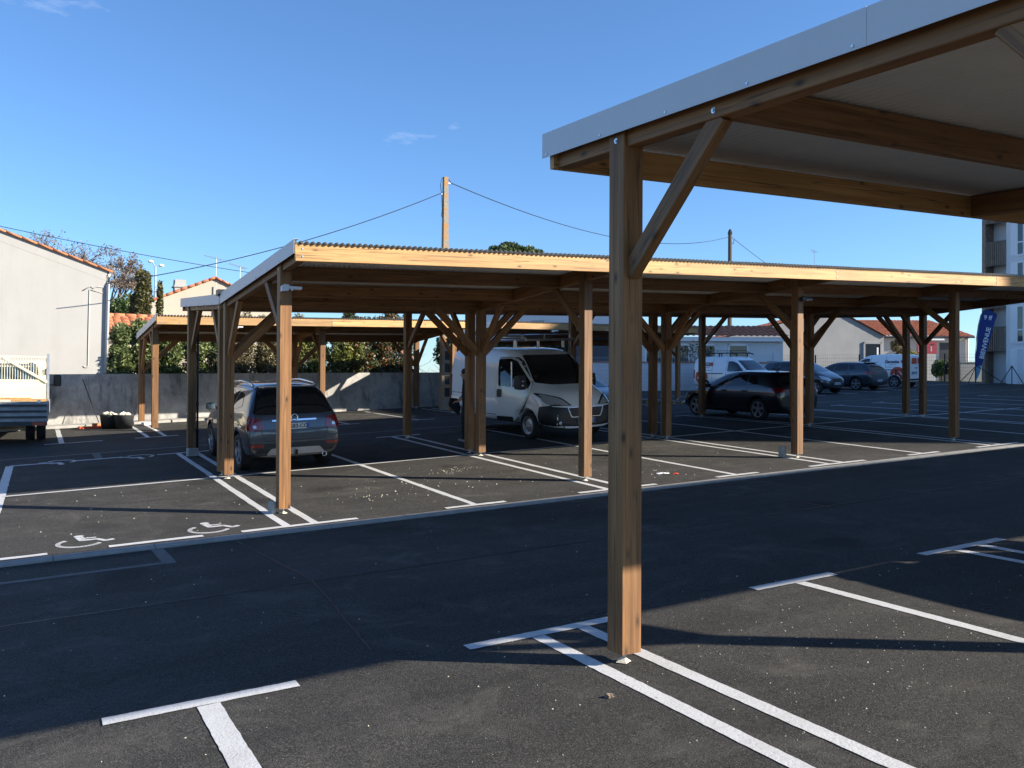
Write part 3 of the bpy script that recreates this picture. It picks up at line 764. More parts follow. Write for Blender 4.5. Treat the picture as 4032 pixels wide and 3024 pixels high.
    def wheel(s, x, y, w=.21, style='split', rimr=None, mat=None):
        r = s.wr; sg = 1 if y > 0 else -1; rr = rimr or r*.69; mat = mat or M['alloy']
        root = bpy.data.objects.new('wheel', None); link(root, s.root); root.location = (x, y, r)
        mb = MB(); mb.lathe([(rr*.98, -w/2*sg), (r*.93, -w/2*sg), (r, -w*.36*sg), (r, w*.36*sg), (r*.94, w/2*sg), (rr*1.03, w*.5*sg), (rr*.98, w*.42*sg)], 36, 'y'); mb.build('tyre', M['rubber'], root, True)
        mb = MB(); mb.lathe([(rr*1.0, w*.47*sg), (rr*.93, w*.46*sg), (rr*.9, w*.36*sg), (rr*.88, -w*.1*sg), (0, -w*.1*sg)], 36, 'y'); mb.build('rim_barrel', M['dark_metal'] if style != 'steel' else mat, root, True)
        mb = MB()
        yo = w*.4*sg
        mb.lathe([(rr*1.0, w*.485*sg), (rr*.9, w*.48*sg), (rr*.88, w*.38*sg)], 36, 'y')
        if style == 'steel':
            mb.lathe([(rr*.9, w*.33*sg), (rr*.72, w*.22*sg), (rr*.55, w*.36*sg), (rr*.3, w*.38*sg), (0, w*.36*sg)], 30, 'y')
            mb.build('rim', mat, root, True)
            for k in range(10):
                a = k*.628; h = MB(); h.lathe([(0, w*.305*sg), (rr*.085, w*.3*sg)], 10, 'y', (rr*.74*math.cos(a), 0, rr*.74*math.sin(a))); h.build('vent_hole', M['black_plastic'], root)
            for k in range(5):
                a = k*1.2566+.3; h = MB(); h.lathe([(0, w*.42*sg), (rr*.06, w*.41*sg), (rr*.07, w*.36*sg)], 8, 'y', (rr*.3*math.cos(a), 0, rr*.3*math.sin(a))); h.build('wheel_nut', M['dark_metal'], root)
        else:
            ns = 5
            for k in range(ns):
                for da in ((-.13, .13) if style == 'split' else (0,)):
                    a0 = k*2*math.pi/ns+math.pi/2
                    p0 = Vector((rr*.14*math.cos(a0+da*.8), yo, rr*.14*math.sin(a0+da*.8))); p1 = Vector((rr*.92*math.cos(a0+da), yo, rr*.92*math.sin(a0+da)))
                    d = (p1-p0).normalized(); nn = Vector((-d.z, 0, d.x)); w0, w1 = (.026, .018) if style == 'split' else (.05, .038)
                    dy = Vector((0, -sg*.03, 0))
                    q = [p0+nn*w0, p0-nn*w0, p1-nn*w1, p1+nn*w1]; q2 = [p+dy for p in q]
                    mb.add(q+q2, [(0, 1, 2, 3), (4, 5, 6, 7), (0, 1, 5, 4), (1, 2, 6, 5), (2, 3, 7, 6), (3, 0, 4, 7)])
            mb.lathe([(rr*.2, w*.38*sg), (rr*.18, w*.43*sg), (0, w*.44*sg)], 16, 'y')
            mb.build('rim', mat, root)
        return root
    def plate(s, x, z, side, text, w=.52, h=.11, yoff=0, tilt=0):
        o = MB(); o.box((0, 0, 0), (.012, w, h)); r = o.build('number_plate', M['plate'], s.root, False, (x, yoff, z)); r.rotation_euler = (0, tilt, 0)
        for e in (-1, 1):
            b = MB(); b.box((side*.0075, e*(w/2-.022), 0), (.003, .042, h*.94)); b.build('blue_band', M['plate_blue'], r)
        text_obj('plate_text', text, h*.92, M['print_black'], r, frame_mat(Vector((side*.0075, 0, -.003)), (0, side, 0), (0, 0, 1)), .001, .002)
        return r
    def mirror(s, x, y, z, mat, sx=.13, sy=.2, sz=.15):
        for sd in (1, -1):
            b = MB(); n = 10
            me = bpy.data.meshes.new('wing_mirror'); bm = bmesh.new(); bmesh.ops.create_icosphere(bm, subdivisions=2, radius=.5)
            for v in bm.verts:
                c = v.co; v.co = Vector((math.copysign(abs(c.x*2)**.6, c.x)*sx/2, math.copysign(abs(c.y*2)**.6, c.y)*sy/2, math.copysign(abs(c.z*2)**.6, c.z)*sz/2))
            for f in bm.faces: f.smooth = True
            bm.to_mesh(me); bm.free(); me.materials.append(mat)
            o = bpy.data.objects.new('wing_mirror', me); link(o, s.root); o.location = (x, sd*(y+sy*.35), z)
            g = MB(); g.box((-sx*.49, 0, 0), (.006, sy*.8, sz*.75)); g.build('mirror_glass', M['chrome'], o)
            a = MB(); a.box((0, -sd*sy*.55, -.04), (.06, sy*.4, .035)); a.build('mirror_arm', M['black_plastic'], o)

def S(x, zb, wl, zl, wm, zm, wb, zbl, wr, zr, zt):
    return (x, [(0, zb), (wl*.86, zb), (wl, zl), (wm, zm), (wb, zbl), (wr, zr), (wr*.72, zt-.012), (0, zt)])
# ---- compact grey SUV seen from behind
def suv(u, v, heading):
    secs = [S(-2.14, .36, .70, .46, .76, .58, .74, .66, .6, .71, .73), S(-2.12, .30, .80, .42, .86, .60, .84, .76, .74, .84, .86),
            S(-2.05, .28, .84, .40, .885, .66, .86, 1.0, .76, 1.09, 1.12), S(-1.93, .24, .865, .38, .89, .7, .865, 1.04, .72, 1.3, 1.34), S(-1.74, .22, .875, .37, .89, .74, .87, 1.06, .67, 1.53, 1.585),
            S(-1.55, .22, .88, .36, .89, .74, .87, 1.07, .65, 1.575, 1.64), S(-.9, .21, .88, .35, .89, .74, .875, 1.08, .64, 1.595, 1.66), S(0, .2, .88, .35, .89, .74, .875, 1.07, .64, 1.595, 1.66),
            S(.45, .2, .88, .35, .89, .74, .87, 1.06, .63, 1.55, 1.61), S(.85, .2, .88, .35, .89, .74, .86, 1.04, .68, 1.32, 1.37), S(1.2, .2, .88, .35, .885, .74, .85, 1.0, .74, 1.07, 1.11),
            S(1.65, .22, .87, .36, .88, .7, .82, .93, .66, 1.0, 1.03), S(1.95, .24, .8, .38, .82, .64, .75, .82, .56, .89, .92), S(2.12, .3, .64, .42, .66, .58, .6, .68, .42, .73, .75), S(2.14, .34, .6, .44, .62, .56, .55, .64, .4, .68, .7)]
    wh = [(-1.29, .77), (-1.29, -.77), (1.265, .77), (1.265, -.77)]
    c = Car('parked_car', 'grey compact SUV parked tail first towards the lane, behind the left sunlit post', 'car', u, v, heading, M['paint_grey'], secs, wh, .345, .22)
    for x, y in wh: c.wheel(x, y, .215, 'five', .235)
    G = M['glass']
    c.patch('rear_window', [(-.76, 1.1), (-.5, 1.08), (.5, 1.08), (.76, 1.1), (.6, 1.52), (-.6, 1.52)], 'x', -1, G, .006)
    for sd in (1, -1):
        c.patch('side_window', [(-.02, 1.1), (-.1, 1.5), (-.75, 1.5), (-.72, 1.11)], 'y', sd, G)
        c.patch('side_window', [(.06, 1.09), (.0, 1.5), (.38, 1.47), (.98, 1.12)], 'y', sd, G)
        c.patch('quarter_window', [(-.8, 1.12), (-.83, 1.48), (-1.22, 1.44), (-1.42, 1.22)], 'y', sd, G)
        c.patch('tail_light', [(-2.0, 1.07), (-1.62, 1.05), (-1.72, .93), (-1.93, .78), (-2.08, .8), (-2.08, .98)], 'y', sd, M['lens_red'], .008, .05)
        c.patch('tail_light', [(sd*.84, 1.05), (sd*.62, 1.0), (sd*.58, .84), (sd*.66, .79), (sd*.86, .8)], 'x', -1, M['lens_red'], .009, .05)
        c.patch('lamp_glass', [(sd*.78, .9), (sd*.72, .9), (sd*.71, .85), (sd*.77, .84)], 'x', -1, M['lens_clear'], .013, .03)
        c.patch('fog_reflector', [(sd*.84, .55), (sd*.58, .55), (sd*.6, .49), (sd*.82, .49)], 'x', -1, M['lens_red'], .012, .05)
        c.line('door_gap', [(-.04, 1.06), (-.03, .45)], 'y', sd, M['black_plastic']); c.line('door_gap', [(1.02, 1.05), (.98, .45)], 'y', sd, M['black_plastic']); c.line('door_gap', [(-.83, 1.06), (-.9, .75)], 'y', sd, M['black_plastic'])
        for hx in (-.78, .12):
            h = MB(); h.box((hx, sd*.895, .985), (.17, .03, .028)); h.build('door_handle', M['paint_grey'], c.root)
        c.patch('sill_cladding', [(.9, .2), (.9, .38), (-.9, .38), (-.9, .2)], 'y', sd, M['black_plastic'], .007, smoothc=False)
        rl = MB(); pts = [(-1.5, sd*.6, 1.6), (-1.4, sd*.6, 1.63), (-.5, sd*.59, 1.665), (.2, sd*.59, 1.635), (.38, sd*.585, 1.6)]; rl.tube(pts, .022, 6); rl.build('roof_rail', M['chrome'], c.root, True)
    c.patch('rear_bumper', [(-.86, .56), (.86, .56), (.8, .3), (-.8, .3)], 'x', -1, M['black_plastic'], .007)
    c.patch('skid_plate', [(-.46, .46), (.46, .46), (.56, .34), (-.56, .34)], 'x', -1, M['alloy'], .014)
    c.patch('chrome_strip', [(-.42, .985), (.42, .985), (.42, .955), (-.42, .955)], 'x', -1, M['chrome'], .012, .05)
    for dy in (-.62, .62): c.line('tailgate_gap', [(dy*.9, .6), (dy, .75), (dy*1.0, 1.06)], 'x', -1, M['black_plastic'])
    c.line('tailgate_gap', [(-.56, .6), (.56, .6)], 'x', -1, M['black_plastic'])
    em = MB(); em.lathe([(.052, -.006), (.064, -.014), (.07, 0), (.064, .014), (.05, .006)], 20, 'x', (0, 0, 0)); e = em.build('badge', M['chrome'], c.root, True, (-2.095, 0, 1.02)); e.rotation_euler = (0, .15, 0)
    eb = MB(); eb.box((0, 0, 0), (.012, .13, .012)); eb.build('badge_bar', M['chrome'], e)
    c.plate(-2.132, .86, -1, 'FB-583-CC', .52, .11, -.0, .05)
    tb = MB(); tb.tube([(-2.05, 0, .34), (-2.2, 0, .34), (-2.22, 0, .42)], .022, 8); tb.build('tow_bar', M['black_plastic'], c.root)
    ex = MB(); ex.lathe([(.03, .2), (.034, -.02), (.045, -.03), (.045, .0)], 16, 'x', (-2.12, -.55, .3)); ex.build('exhaust', M['chrome'], c.root, True)
    sp = MB(); sp.prism([(-.56, -1.7), (.56, -1.7), (.5, -1.9), (-.5, -1.9)], 0, .03, 'z'); sp.v = [(y, x, z+1.575) for x, y, z in sp.v]; sp.build('roof_spoiler', M['paint_grey'], c.root)
    an = MB(); an.tube([(-1.55, 0, 1.64), (-1.72, 0, 1.85)], .006, 5); an.build('antenna', M['black_plastic'], c.root)
    wp = MB(); wp.tube([(-2.03, 0, 1.13), (-1.97, .35, 1.18)], .009, 5); wp.build('wiper', M['black_plastic'], c.root)
    c.mirror(.82, .87, 1.1, M['black_plastic'])
    return c
suv(4.22, 17.0, R(90.6))

# ---- hatchbacks
def hatch(name, label, u, v, heading, paint, plate=None, group=None, front=False, merc=False):
    if merc:
        secs = [S(-1.92, .34, .64, .46, .72, .6, .7, .7, .55, .76, .78), S(-1.9, .28, .76, .42, .82, .66, .8, .98, .68, 1.08, 1.1), S(-1.75, .22, .85, .38, .87, .7, .85, 1.05, .66, 1.4, 1.45),
                S(-1.5, .2, .87, .36, .88, .72, .86, 1.06, .64, 1.5, 1.56), S(-.4, .2, .87, .35, .88, .72, .86, 1.06, .63, 1.53, 1.59), S(.2, .2, .87, .35, .88, .72, .86, 1.05, .62, 1.5, 1.56), S(.65, .2, .87, .35, .88, .72, .85, 1.03, .66, 1.3, 1.35),
                S(1.12, .2, .87, .35, .87, .72, .84, .98, .72, 1.04, 1.08), S(1.5, .22, .85, .36, .86, .68, .8, .86, .62, .93, .96), S(1.8, .26, .74, .4, .76, .6, .68, .72, .48, .78, .8), S(1.92, .34, .56, .44, .58, .54, .5, .62, .36, .66, .67)]
        wh = [(-1.26, .76), (-1.26, -.76), (1.3, .76), (1.3, -.76)]; wr = .31
    else:
        secs = [S(-2.13, .34, .66, .46, .74, .58, .72, .68, .58, .74, .76), S(-2.11, .27, .78, .42, .84, .62, .82, .8, .72, .9, .93), S(-2.03, .23, .84, .38, .88, .66, .86, .95, .72, 1.05, 1.09), S(-1.85, .2, .87, .36, .89, .68, .87, .97, .68, 1.24, 1.3),
                S(-1.6, .18, .885, .34, .895, .68, .875, .98, .63, 1.37, 1.43), S(-1.3, .18, .885, .33, .895, .68, .875, .98, .61, 1.4, 1.455), S(-.3, .17, .885, .33, .895, .68, .875, .97, .6, 1.42, 1.47), S(.2, .17, .885, .33, .895, .68, .875, .96, .59, 1.38, 1.44),
                S(.65, .17, .885, .33, .895, .68, .865, .95, .64, 1.18, 1.22), S(1.05, .17, .885, .33, .89, .68, .86, .93, .72, .98, 1.02), S(1.55, .18, .87, .34, .88, .64, .83, .86, .66, .91, .94), S(1.9, .22, .82, .36, .83, .58, .76, .74, .58, .8, .82),
                S(2.1, .28, .66, .4, .68, .52, .62, .62, .44, .67, .69), S(2.13, .33, .6, .43, .62, .5, .56, .58, .4, .62, .63)]
        wh = [(-1.3, .775), (-1.3, -.775), (1.33, .775), (1.33, -.775)]; wr = .325
    c = Car(name, label, 'car', u, v, heading, paint, secs, wh, wr, .21, group=group)
    for x, y in wh: c.wheel(x, y, .205, 'split', wr*.72)
    G = M['glass']; hz = .12 if merc else 0; zb = 1.0+hz*.6; zt = 1.34+hz
    for sd in (1, -1):
        c.patch('side_window', [(-.02, zb), (-.1, zt), (-.72, zt-.01), (-.8, zb+.02)], 'y', sd, G)
        c.patch('side_window', [(.06, zb), (-.01, zt), (.28, zt-.05), (.9, zb)], 'y', sd, G)
        c.patch('quarter_window', [(-.88, zb+.03), (-.82, zt-.02), (-1.1, zt-.04), (-1.25, zb+.08)], 'y', sd, G)
        c.line('door_gap', [(-.05, zb-.03), (-.04, .42)], 'y', sd, M['black_plastic']); c.line('door_gap', [(.95, zb-.04), (.93, .42)], 'y', sd, M['black_plastic']); c.line('door_gap', [(-.86, zb-.03), (-.95, .7)], 'y', sd, M['black_plastic'])
        for hx in (-.76, .1):
            h = MB(); h.box((hx, sd*.897, .865+hz), (.17, .028, .028)); h.build('door_handle', paint, c.root)
        c.patch('tail_light', [(-2.0, .97), (-1.72, .98), (-1.7, .9), (-1.86, .83), (-2.06, .83)], 'y', sd, M['lens_red'], .008, .05)
        c.patch('tail_light', [(sd*.84, .97+hz), (sd*.5, .95+hz), (sd*.52, .84+hz), (sd*.86, .83+hz)], 'x', -1, M['lens_red'], .009, .05)
        if merc: c.patch('headlight', [(sd*.78, .88), (sd*.5, .78), (sd*.42, .66), (sd*.6, .62), (sd*.8, .7)], 'x', 1, M['lens_clear'], .009, .04)
        else: c.patch('headlight', [(sd*.8, .72), (sd*.45, .66), (sd*.45, .6), (sd*.78, .6)], 'x', 1, M['lens_clear'], .009, .04)
        c.patch('sill_cladding', [(.95, .17), (.95, .28), (-.95, .28), (-.95, .17)], 'y', sd, M['black_plastic'], .006, smoothc=False)
    c.patch('rear_window', [(-.6, 1.05+hz), (.6, 1.05+hz), (.5, 1.32+hz), (-.5, 1.32+hz)], 'x', -1, G, .006)
    c.patch('windscreen', [(-.66, 1.03+hz*.4), (.66, 1.03+hz*.4), (.52, 1.36+hz), (-.52, 1.36+hz)], 'x', 1, G, .006)
    c.patch('rear_bumper', [(-.8, .42), (.8, .42), (.74, .28), (-.74, .28)], 'x', -1, M['black_plastic'], .007)
    if merc: c.patch('grille', [(-.34, .72), (.34, .72), (.3, .56), (-.3, .56)], 'x', 1, M['black_plastic'], .009, .05)
    else: c.patch('grille', [(-.42, .66), (.42, .66), (.42, .6), (-.42, .6)], 'x', 1, M['black_plastic'], .009, .05)
    em = MB(); em.lathe([(.038, -.004), (.05, -.01), (.056, 0), (.05, .01), (.036, .004)], 16, 'x'); em.build('badge', M['chrome'], c.root, True, ((1.85 if merc else -2.09), 0, .66 if merc else .9))
    sp = MB(); sp.prism([(-.5, -1.5), (.5, -1.5), (.46, -1.74), (-.46, -1.74)], 0, .025, 'z'); sp.v = [(y, x, z+(1.53 if merc else 1.405)) for x, y, z in sp.v]; sp.build('roof_spoiler', paint, c.root)
    fn = MB(); fn.prism([(-1.35, 1.45), (-1.2, 1.45), (-1.36, 1.54)], -.012, .012, 'y'); fn.build('antenna_fin', M['black_plastic'], c.root)
    if plate: c.plate(1.935 if merc else -2.135, .5 if merc else .5, 1 if merc else -1, plate)
    c.mirror(.72, .87, .99+hz*.6, M['black_plastic'] if not merc else paint, .12, .18, .13)
    return c
hatch('parked_car', 'glossy black hatchback parked nose away, cut by the third sunlit post', 18.55, 18.75, R(91.5), M['paint_black'])
hatch('parked_car', 'charcoal hatchback with tail to the aisle, left of the white van with an orange disc', 35.35, 29.2, R(97), M['paint_dark'], 'CV-218-FA')
hatch('parked_car', 'dark small car facing the aisle, its pale headlights right of the third front post', 31.1, 27.9, R(-83), M['paint_dark'], 'BV-107-JP', merc=True)
hatch('parked_car', 'dark car half hidden behind the white panel van nose', 13.9, 20.9, R(-90), M['paint_black'])

# ---- panel vans
def big_van(u, v, heading):
    def Q(x, zb, w, zm, wm, zbl, wb, zr, wr, zt): return (x, [(0, zb), (w*.88, zb), (w, zb+.16), (wm, zm), (wb, zbl), (wr, zr), (wr*.8, zt-.015), (0, zt)])
    secs = [Q(-2.48, .42, .96, .9, .985, 1.5, .97, 2.0, .86, 2.06), Q(-2.45, .36, .99, .9, 1.02, 1.5, 1.0, 2.12, .88, 2.2), Q(-2.2, .32, 1.0, .9, 1.025, 1.5, 1.005, 2.16, .88, 2.25), Q(-1, .3, 1.0, .9, 1.025, 1.5, 1.0, 2.17, .87, 2.26), Q(.4, .3, 1.0, .9, 1.025, 1.45, 1.0, 2.16, .85, 2.25),
            Q(.85, .3, 1.0, .9, 1.025, 1.42, .99, 2.06, .82, 2.16), Q(1.25, .3, 1.0, .9, 1.02, 1.38, .975, 1.74, .83, 1.82), Q(1.55, .3, 1.0, .85, 1.02, 1.3, .96, 1.42, .84, 1.49), Q(1.78, .3, 1.0, .82, 1.01, 1.16, .95, 1.28, .8, 1.33), Q(2.1, .3, .99, .8, 1.0, 1.06, .92, 1.18, .74, 1.23), Q(2.33, .28, .92, .72, .95, .92, .86, 1.02, .68, 1.08), Q(2.46, .28, .8, .6, .84, .74, .76, .82, .6, .87), Q(2.5, .32, .74, .56, .78, .68, .7, .74, .55, .78)]
    wh = [(-1.55, .9), (-1.55, -.9), (1.48, .9), (1.48, -.9)]
    c = Car('panel_van', 'large white panel van with an aluminium roof rack, nose towards the lane, passenger door ajar', 'van', u, v, heading, M['paint_white'], secs, wh, .345, .24, 1.18)
    for x, y in wh: c.wheel(x, y, .22, 'steel', .225, M['steelwheel'])
    G = M['glass']; BP = M['black_plastic']
    c.patch('windscreen', [(-.86, 1.38), (-.5, 1.33), (.5, 1.33), (.86, 1.38), (.74, 2.05), (-.74, 2.05)], 'x', 1, G, .007)
    ws = [(.5, 1.28), (.42, 1.94), (.78, 1.96), (1.0, 1.88), (1.52, 1.36), (1.48, 1.24)]
    for sd in (1, -1):
        c.patch('headlight', [(sd*.93, 1.12), (sd*.62, 1.0), (sd*.45, .86), (sd*.62, .86), (sd*.86, .92)], 'x', 1, M['lens_clear'], .01, .05)
        c.patch('headlight', [(1.92, 1.13), (2.3, .98), (2.4, .88), (2.2, .88), (1.98, .98)], 'y', sd, M['lens_clear'], .01, .05)
        c.patch('headlight_frame', [(sd*.97, 1.15), (sd*.6, 1.04), (sd*.38, .85), (sd*.9, .85)], 'x', 1, BP, .005, .06)
        c.patch('front_bumper_corner', [(1.95, .82), (2.3, .86), (2.48, .7), (2.48, .32), (1.9, .32), (1.9, .6)], 'y', sd, BP, .009, .07)
        c.patch('side_moulding', [(-1.1, .52), (1.0, .52), (1.0, .36), (-1.1, .36)], 'y', sd, BP, .009, .12)
        c.patch('side_moulding', [(-2.4, .52), (-2.0, .52), (-2.0, .36), (-2.4, .36)], 'y', sd, BP, .009, .12)
        c.line('panel_gap', [(.38, 2.05), (.38, .45)], 'y', sd, BP, .014); c.line('panel_gap', [(-.95, 2.1), (-.95, .4)], 'y', sd, BP, .014); c.line('panel_gap', [(-1.2, 1.0), (-2.4, 1.0)], 'y', sd, BP, .012)
        c.patch('tail_light', [(-2.42, 1.5), (-2.36, 1.5), (-2.36, .9), (-2.42, .9)], 'y', sd, M['lens_red'], .01, .06)
        fg = MB(); fg.lathe([(0, .02), (.05, .015), (.06, 0)], 14, 'x', (2.47, sd*.72, .45)); fg.build('fog_lamp', M['lens_clear'], c.root, True)
    c.patch('side_window', ws, 'y', 1, G); 
    c.patch('door_opening', [(.42, .5), (.42, 1.98), (.8, 2.0), (1.02, 1.9), (1.56, 1.36), (1.5, 1.0), (1.3, .72), (1.0, .5)], 'y', -1, BP, .004, .08)
    c.patch('front_bumper', [(-.92, .84), (-.5, .8), (.5, .8), (.92, .84), (.84, .3), (-.84, .3)], 'x', 1, BP, .008)
    c.patch('grille_surround', [(-.54, .81), (.54, .81), (.44, .57), (-.44, .57)], 'x', 1, M['alloy'], .014)
    c.patch('grille', [(-.515, .795), (.515, .795), (.42, .585), (-.42, .585)], 'x', 1, BP, .02)
    for k in range(4): c.line('grille_bar', [(-.44+.0*k, .63+.04*k), (.44, .63+.04*k)], 'x', 1, M['dark_metal'], .008, .024)
    bd = MB(); bd.prism([(-.05, -.06), (.0, -.03), (.05, -.06), (.035, .03), (.05, .07), (.0, .04), (-.04, .08), (-.02, .0)], 0, .012, 'z'); b = bd.build('badge', M['chrome'], c.root); b.matrix_local = frame_mat(Vector((2.32, 0, .98)), (0, 1, 0), (-.45, 0, .9))
    c.plate(2.535, .48, 1, 'FA-347-RS', .52, .11)
    # passenger door standing ajar, hinged at its front edge
    hinge = Vector((1.5, -1.0, 0)); dr = bpy.data.objects.new('passenger_door', None); link(dr, c.root); dr.location = hinge; dr.rotation_euler = (0, 0, R(14))
    dpoly = [(.4, .42), (.4, 1.99), (.8, 2.01), (1.02, 1.92), (1.56, 1.38), (1.52, 1.05), (1.3, .76), (1.02, .42)]
    for nm, poly, mt, off in (('door_skin', dpoly, M['paint_white'], .02), ('door_window', ws, G, .027), ('door_moulding', [(.42, .53), (1.0, .53), (.96, .42), (.42, .42)], BP, .03), ('door_handle', [(.46, 1.0), (.46, 1.2), (.62, 1.2), (.62, 1.0)], BP, .035)):
        o = c.patch(nm, poly, 'y', -1, mt, off, .08, parent=dr)
        for q in o.data.vertices: q.co -= hinge
        if nm == 'door_skin':
            sm = o.modifiers.new('thick', 'SOLIDIFY'); sm.thickness = .05; sm.offset = -1
    wb = MB(); wb.box((-.78, -.035, 1.58), (.035, .02, .62)); wb.v = [(x+.28, y-.02, z) for x, y, z in wb.v]; wb.build('window_bar', M['alloy'], dr)
    for sd in (1, -1):
        par, base = (dr, hinge) if sd < 0 else (c.root, Vector())
        me = MB(); me.prism([(-.09, -.16), (.06, -.18), (.1, .0), (.06, .17), (-.09, .15)], -.12, .12, 'y'); m = me.build('wing_mirror', BP, par, False, Vector((1.42, sd*(1.2 if sd < 0 else .96), 1.4))-base)
        ar = MB(); ar.box((0, -sd*.12, -.1), (.1, .18, .07)); ar.build('mirror_arm', BP, m)
        gl = MB(); gl.box((-.094, 0, .02), (.008, .2, .26)); gl.build('mirror_glass', M['chrome'], m)
        lb = MB(); lb.box((.086, 0, -.03), (.008, .07, .13), Matrix.Rotation(.12, 3, 'Y')); lb.build('mirror_sticker', M['print_white'], m)
    # roof rack
    rk = bpy.data.objects.new('roof_rack', None); link(rk, c.root)
    for sd in (1, -1):
        t = MB(); t.tube([(-2.2, sd*.72, 2.43), (1.0, sd*.72, 2.43)], .03, 8); t.build('rack_rail', M['alloy'], rk)
        t = MB(); t.tube([(-2.2, sd*.72, 2.46), (-2.16, sd*.74, 2.55), (-2.05, sd*.75, 2.58), (.8, sd*.75, 2.58), (.92, sd*.74, 2.55), (1.0, sd*.72, 2.46)], .014, 6); t.build('guard_rail', M['alloy'], rk)
        for x in (-1.8, -.6, .55):
            f = MB(); f.box((x, sd*.74, 2.33), (.06, .05, .2)); f.build('rack_foot', M['galv'], rk)
            f = MB(); f.tube([(x+.3, sd*.735, 2.45), (x+.3, sd*.745, 2.58)], .01, 5); f.build('guard_post', M['alloy'], rk)
    for k in range(5):
        t = MB(); t.tube([(-2.0+k*.72, -.72, 2.42), (-2.0+k*.72, .72, 2.42)], .02, 6); t.build('cross_bar', M['alloy'], rk)
    t = MB(); t.tube([(1.0, -.74, 2.44), (1.0, .74, 2.44)], .026, 8); t.build('cross_bar', M['alloy'], rk)
    lt = MB(); lt.tube([(-1.9, -.6, 2.5), (.75, -.6, 2.5)], .055, 10); lt.build('pipe_holder', M['alloy'], rk, True)
    an = MB(); an.tube([(.7, .1, 2.22), (.45, .12, 2.52)], .006, 5); an.build('antenna', BP, c.root)
    for y in (-.5, .25):
        w = MB(); w.tube([(1.74, y, 1.36), (1.62, y+.5, 1.42)], .01, 5); w.build('wiper', BP, c.root)
    pp = MB(); pp.box((1.5, -.2, 1.47), (.16, .35, .004), Matrix.Rotation(.5, 3, 'Y')); pp.build('dashboard_paper', M['print_white'], c.root)
    return c
big_van(10.95, 18.4, R(-87))
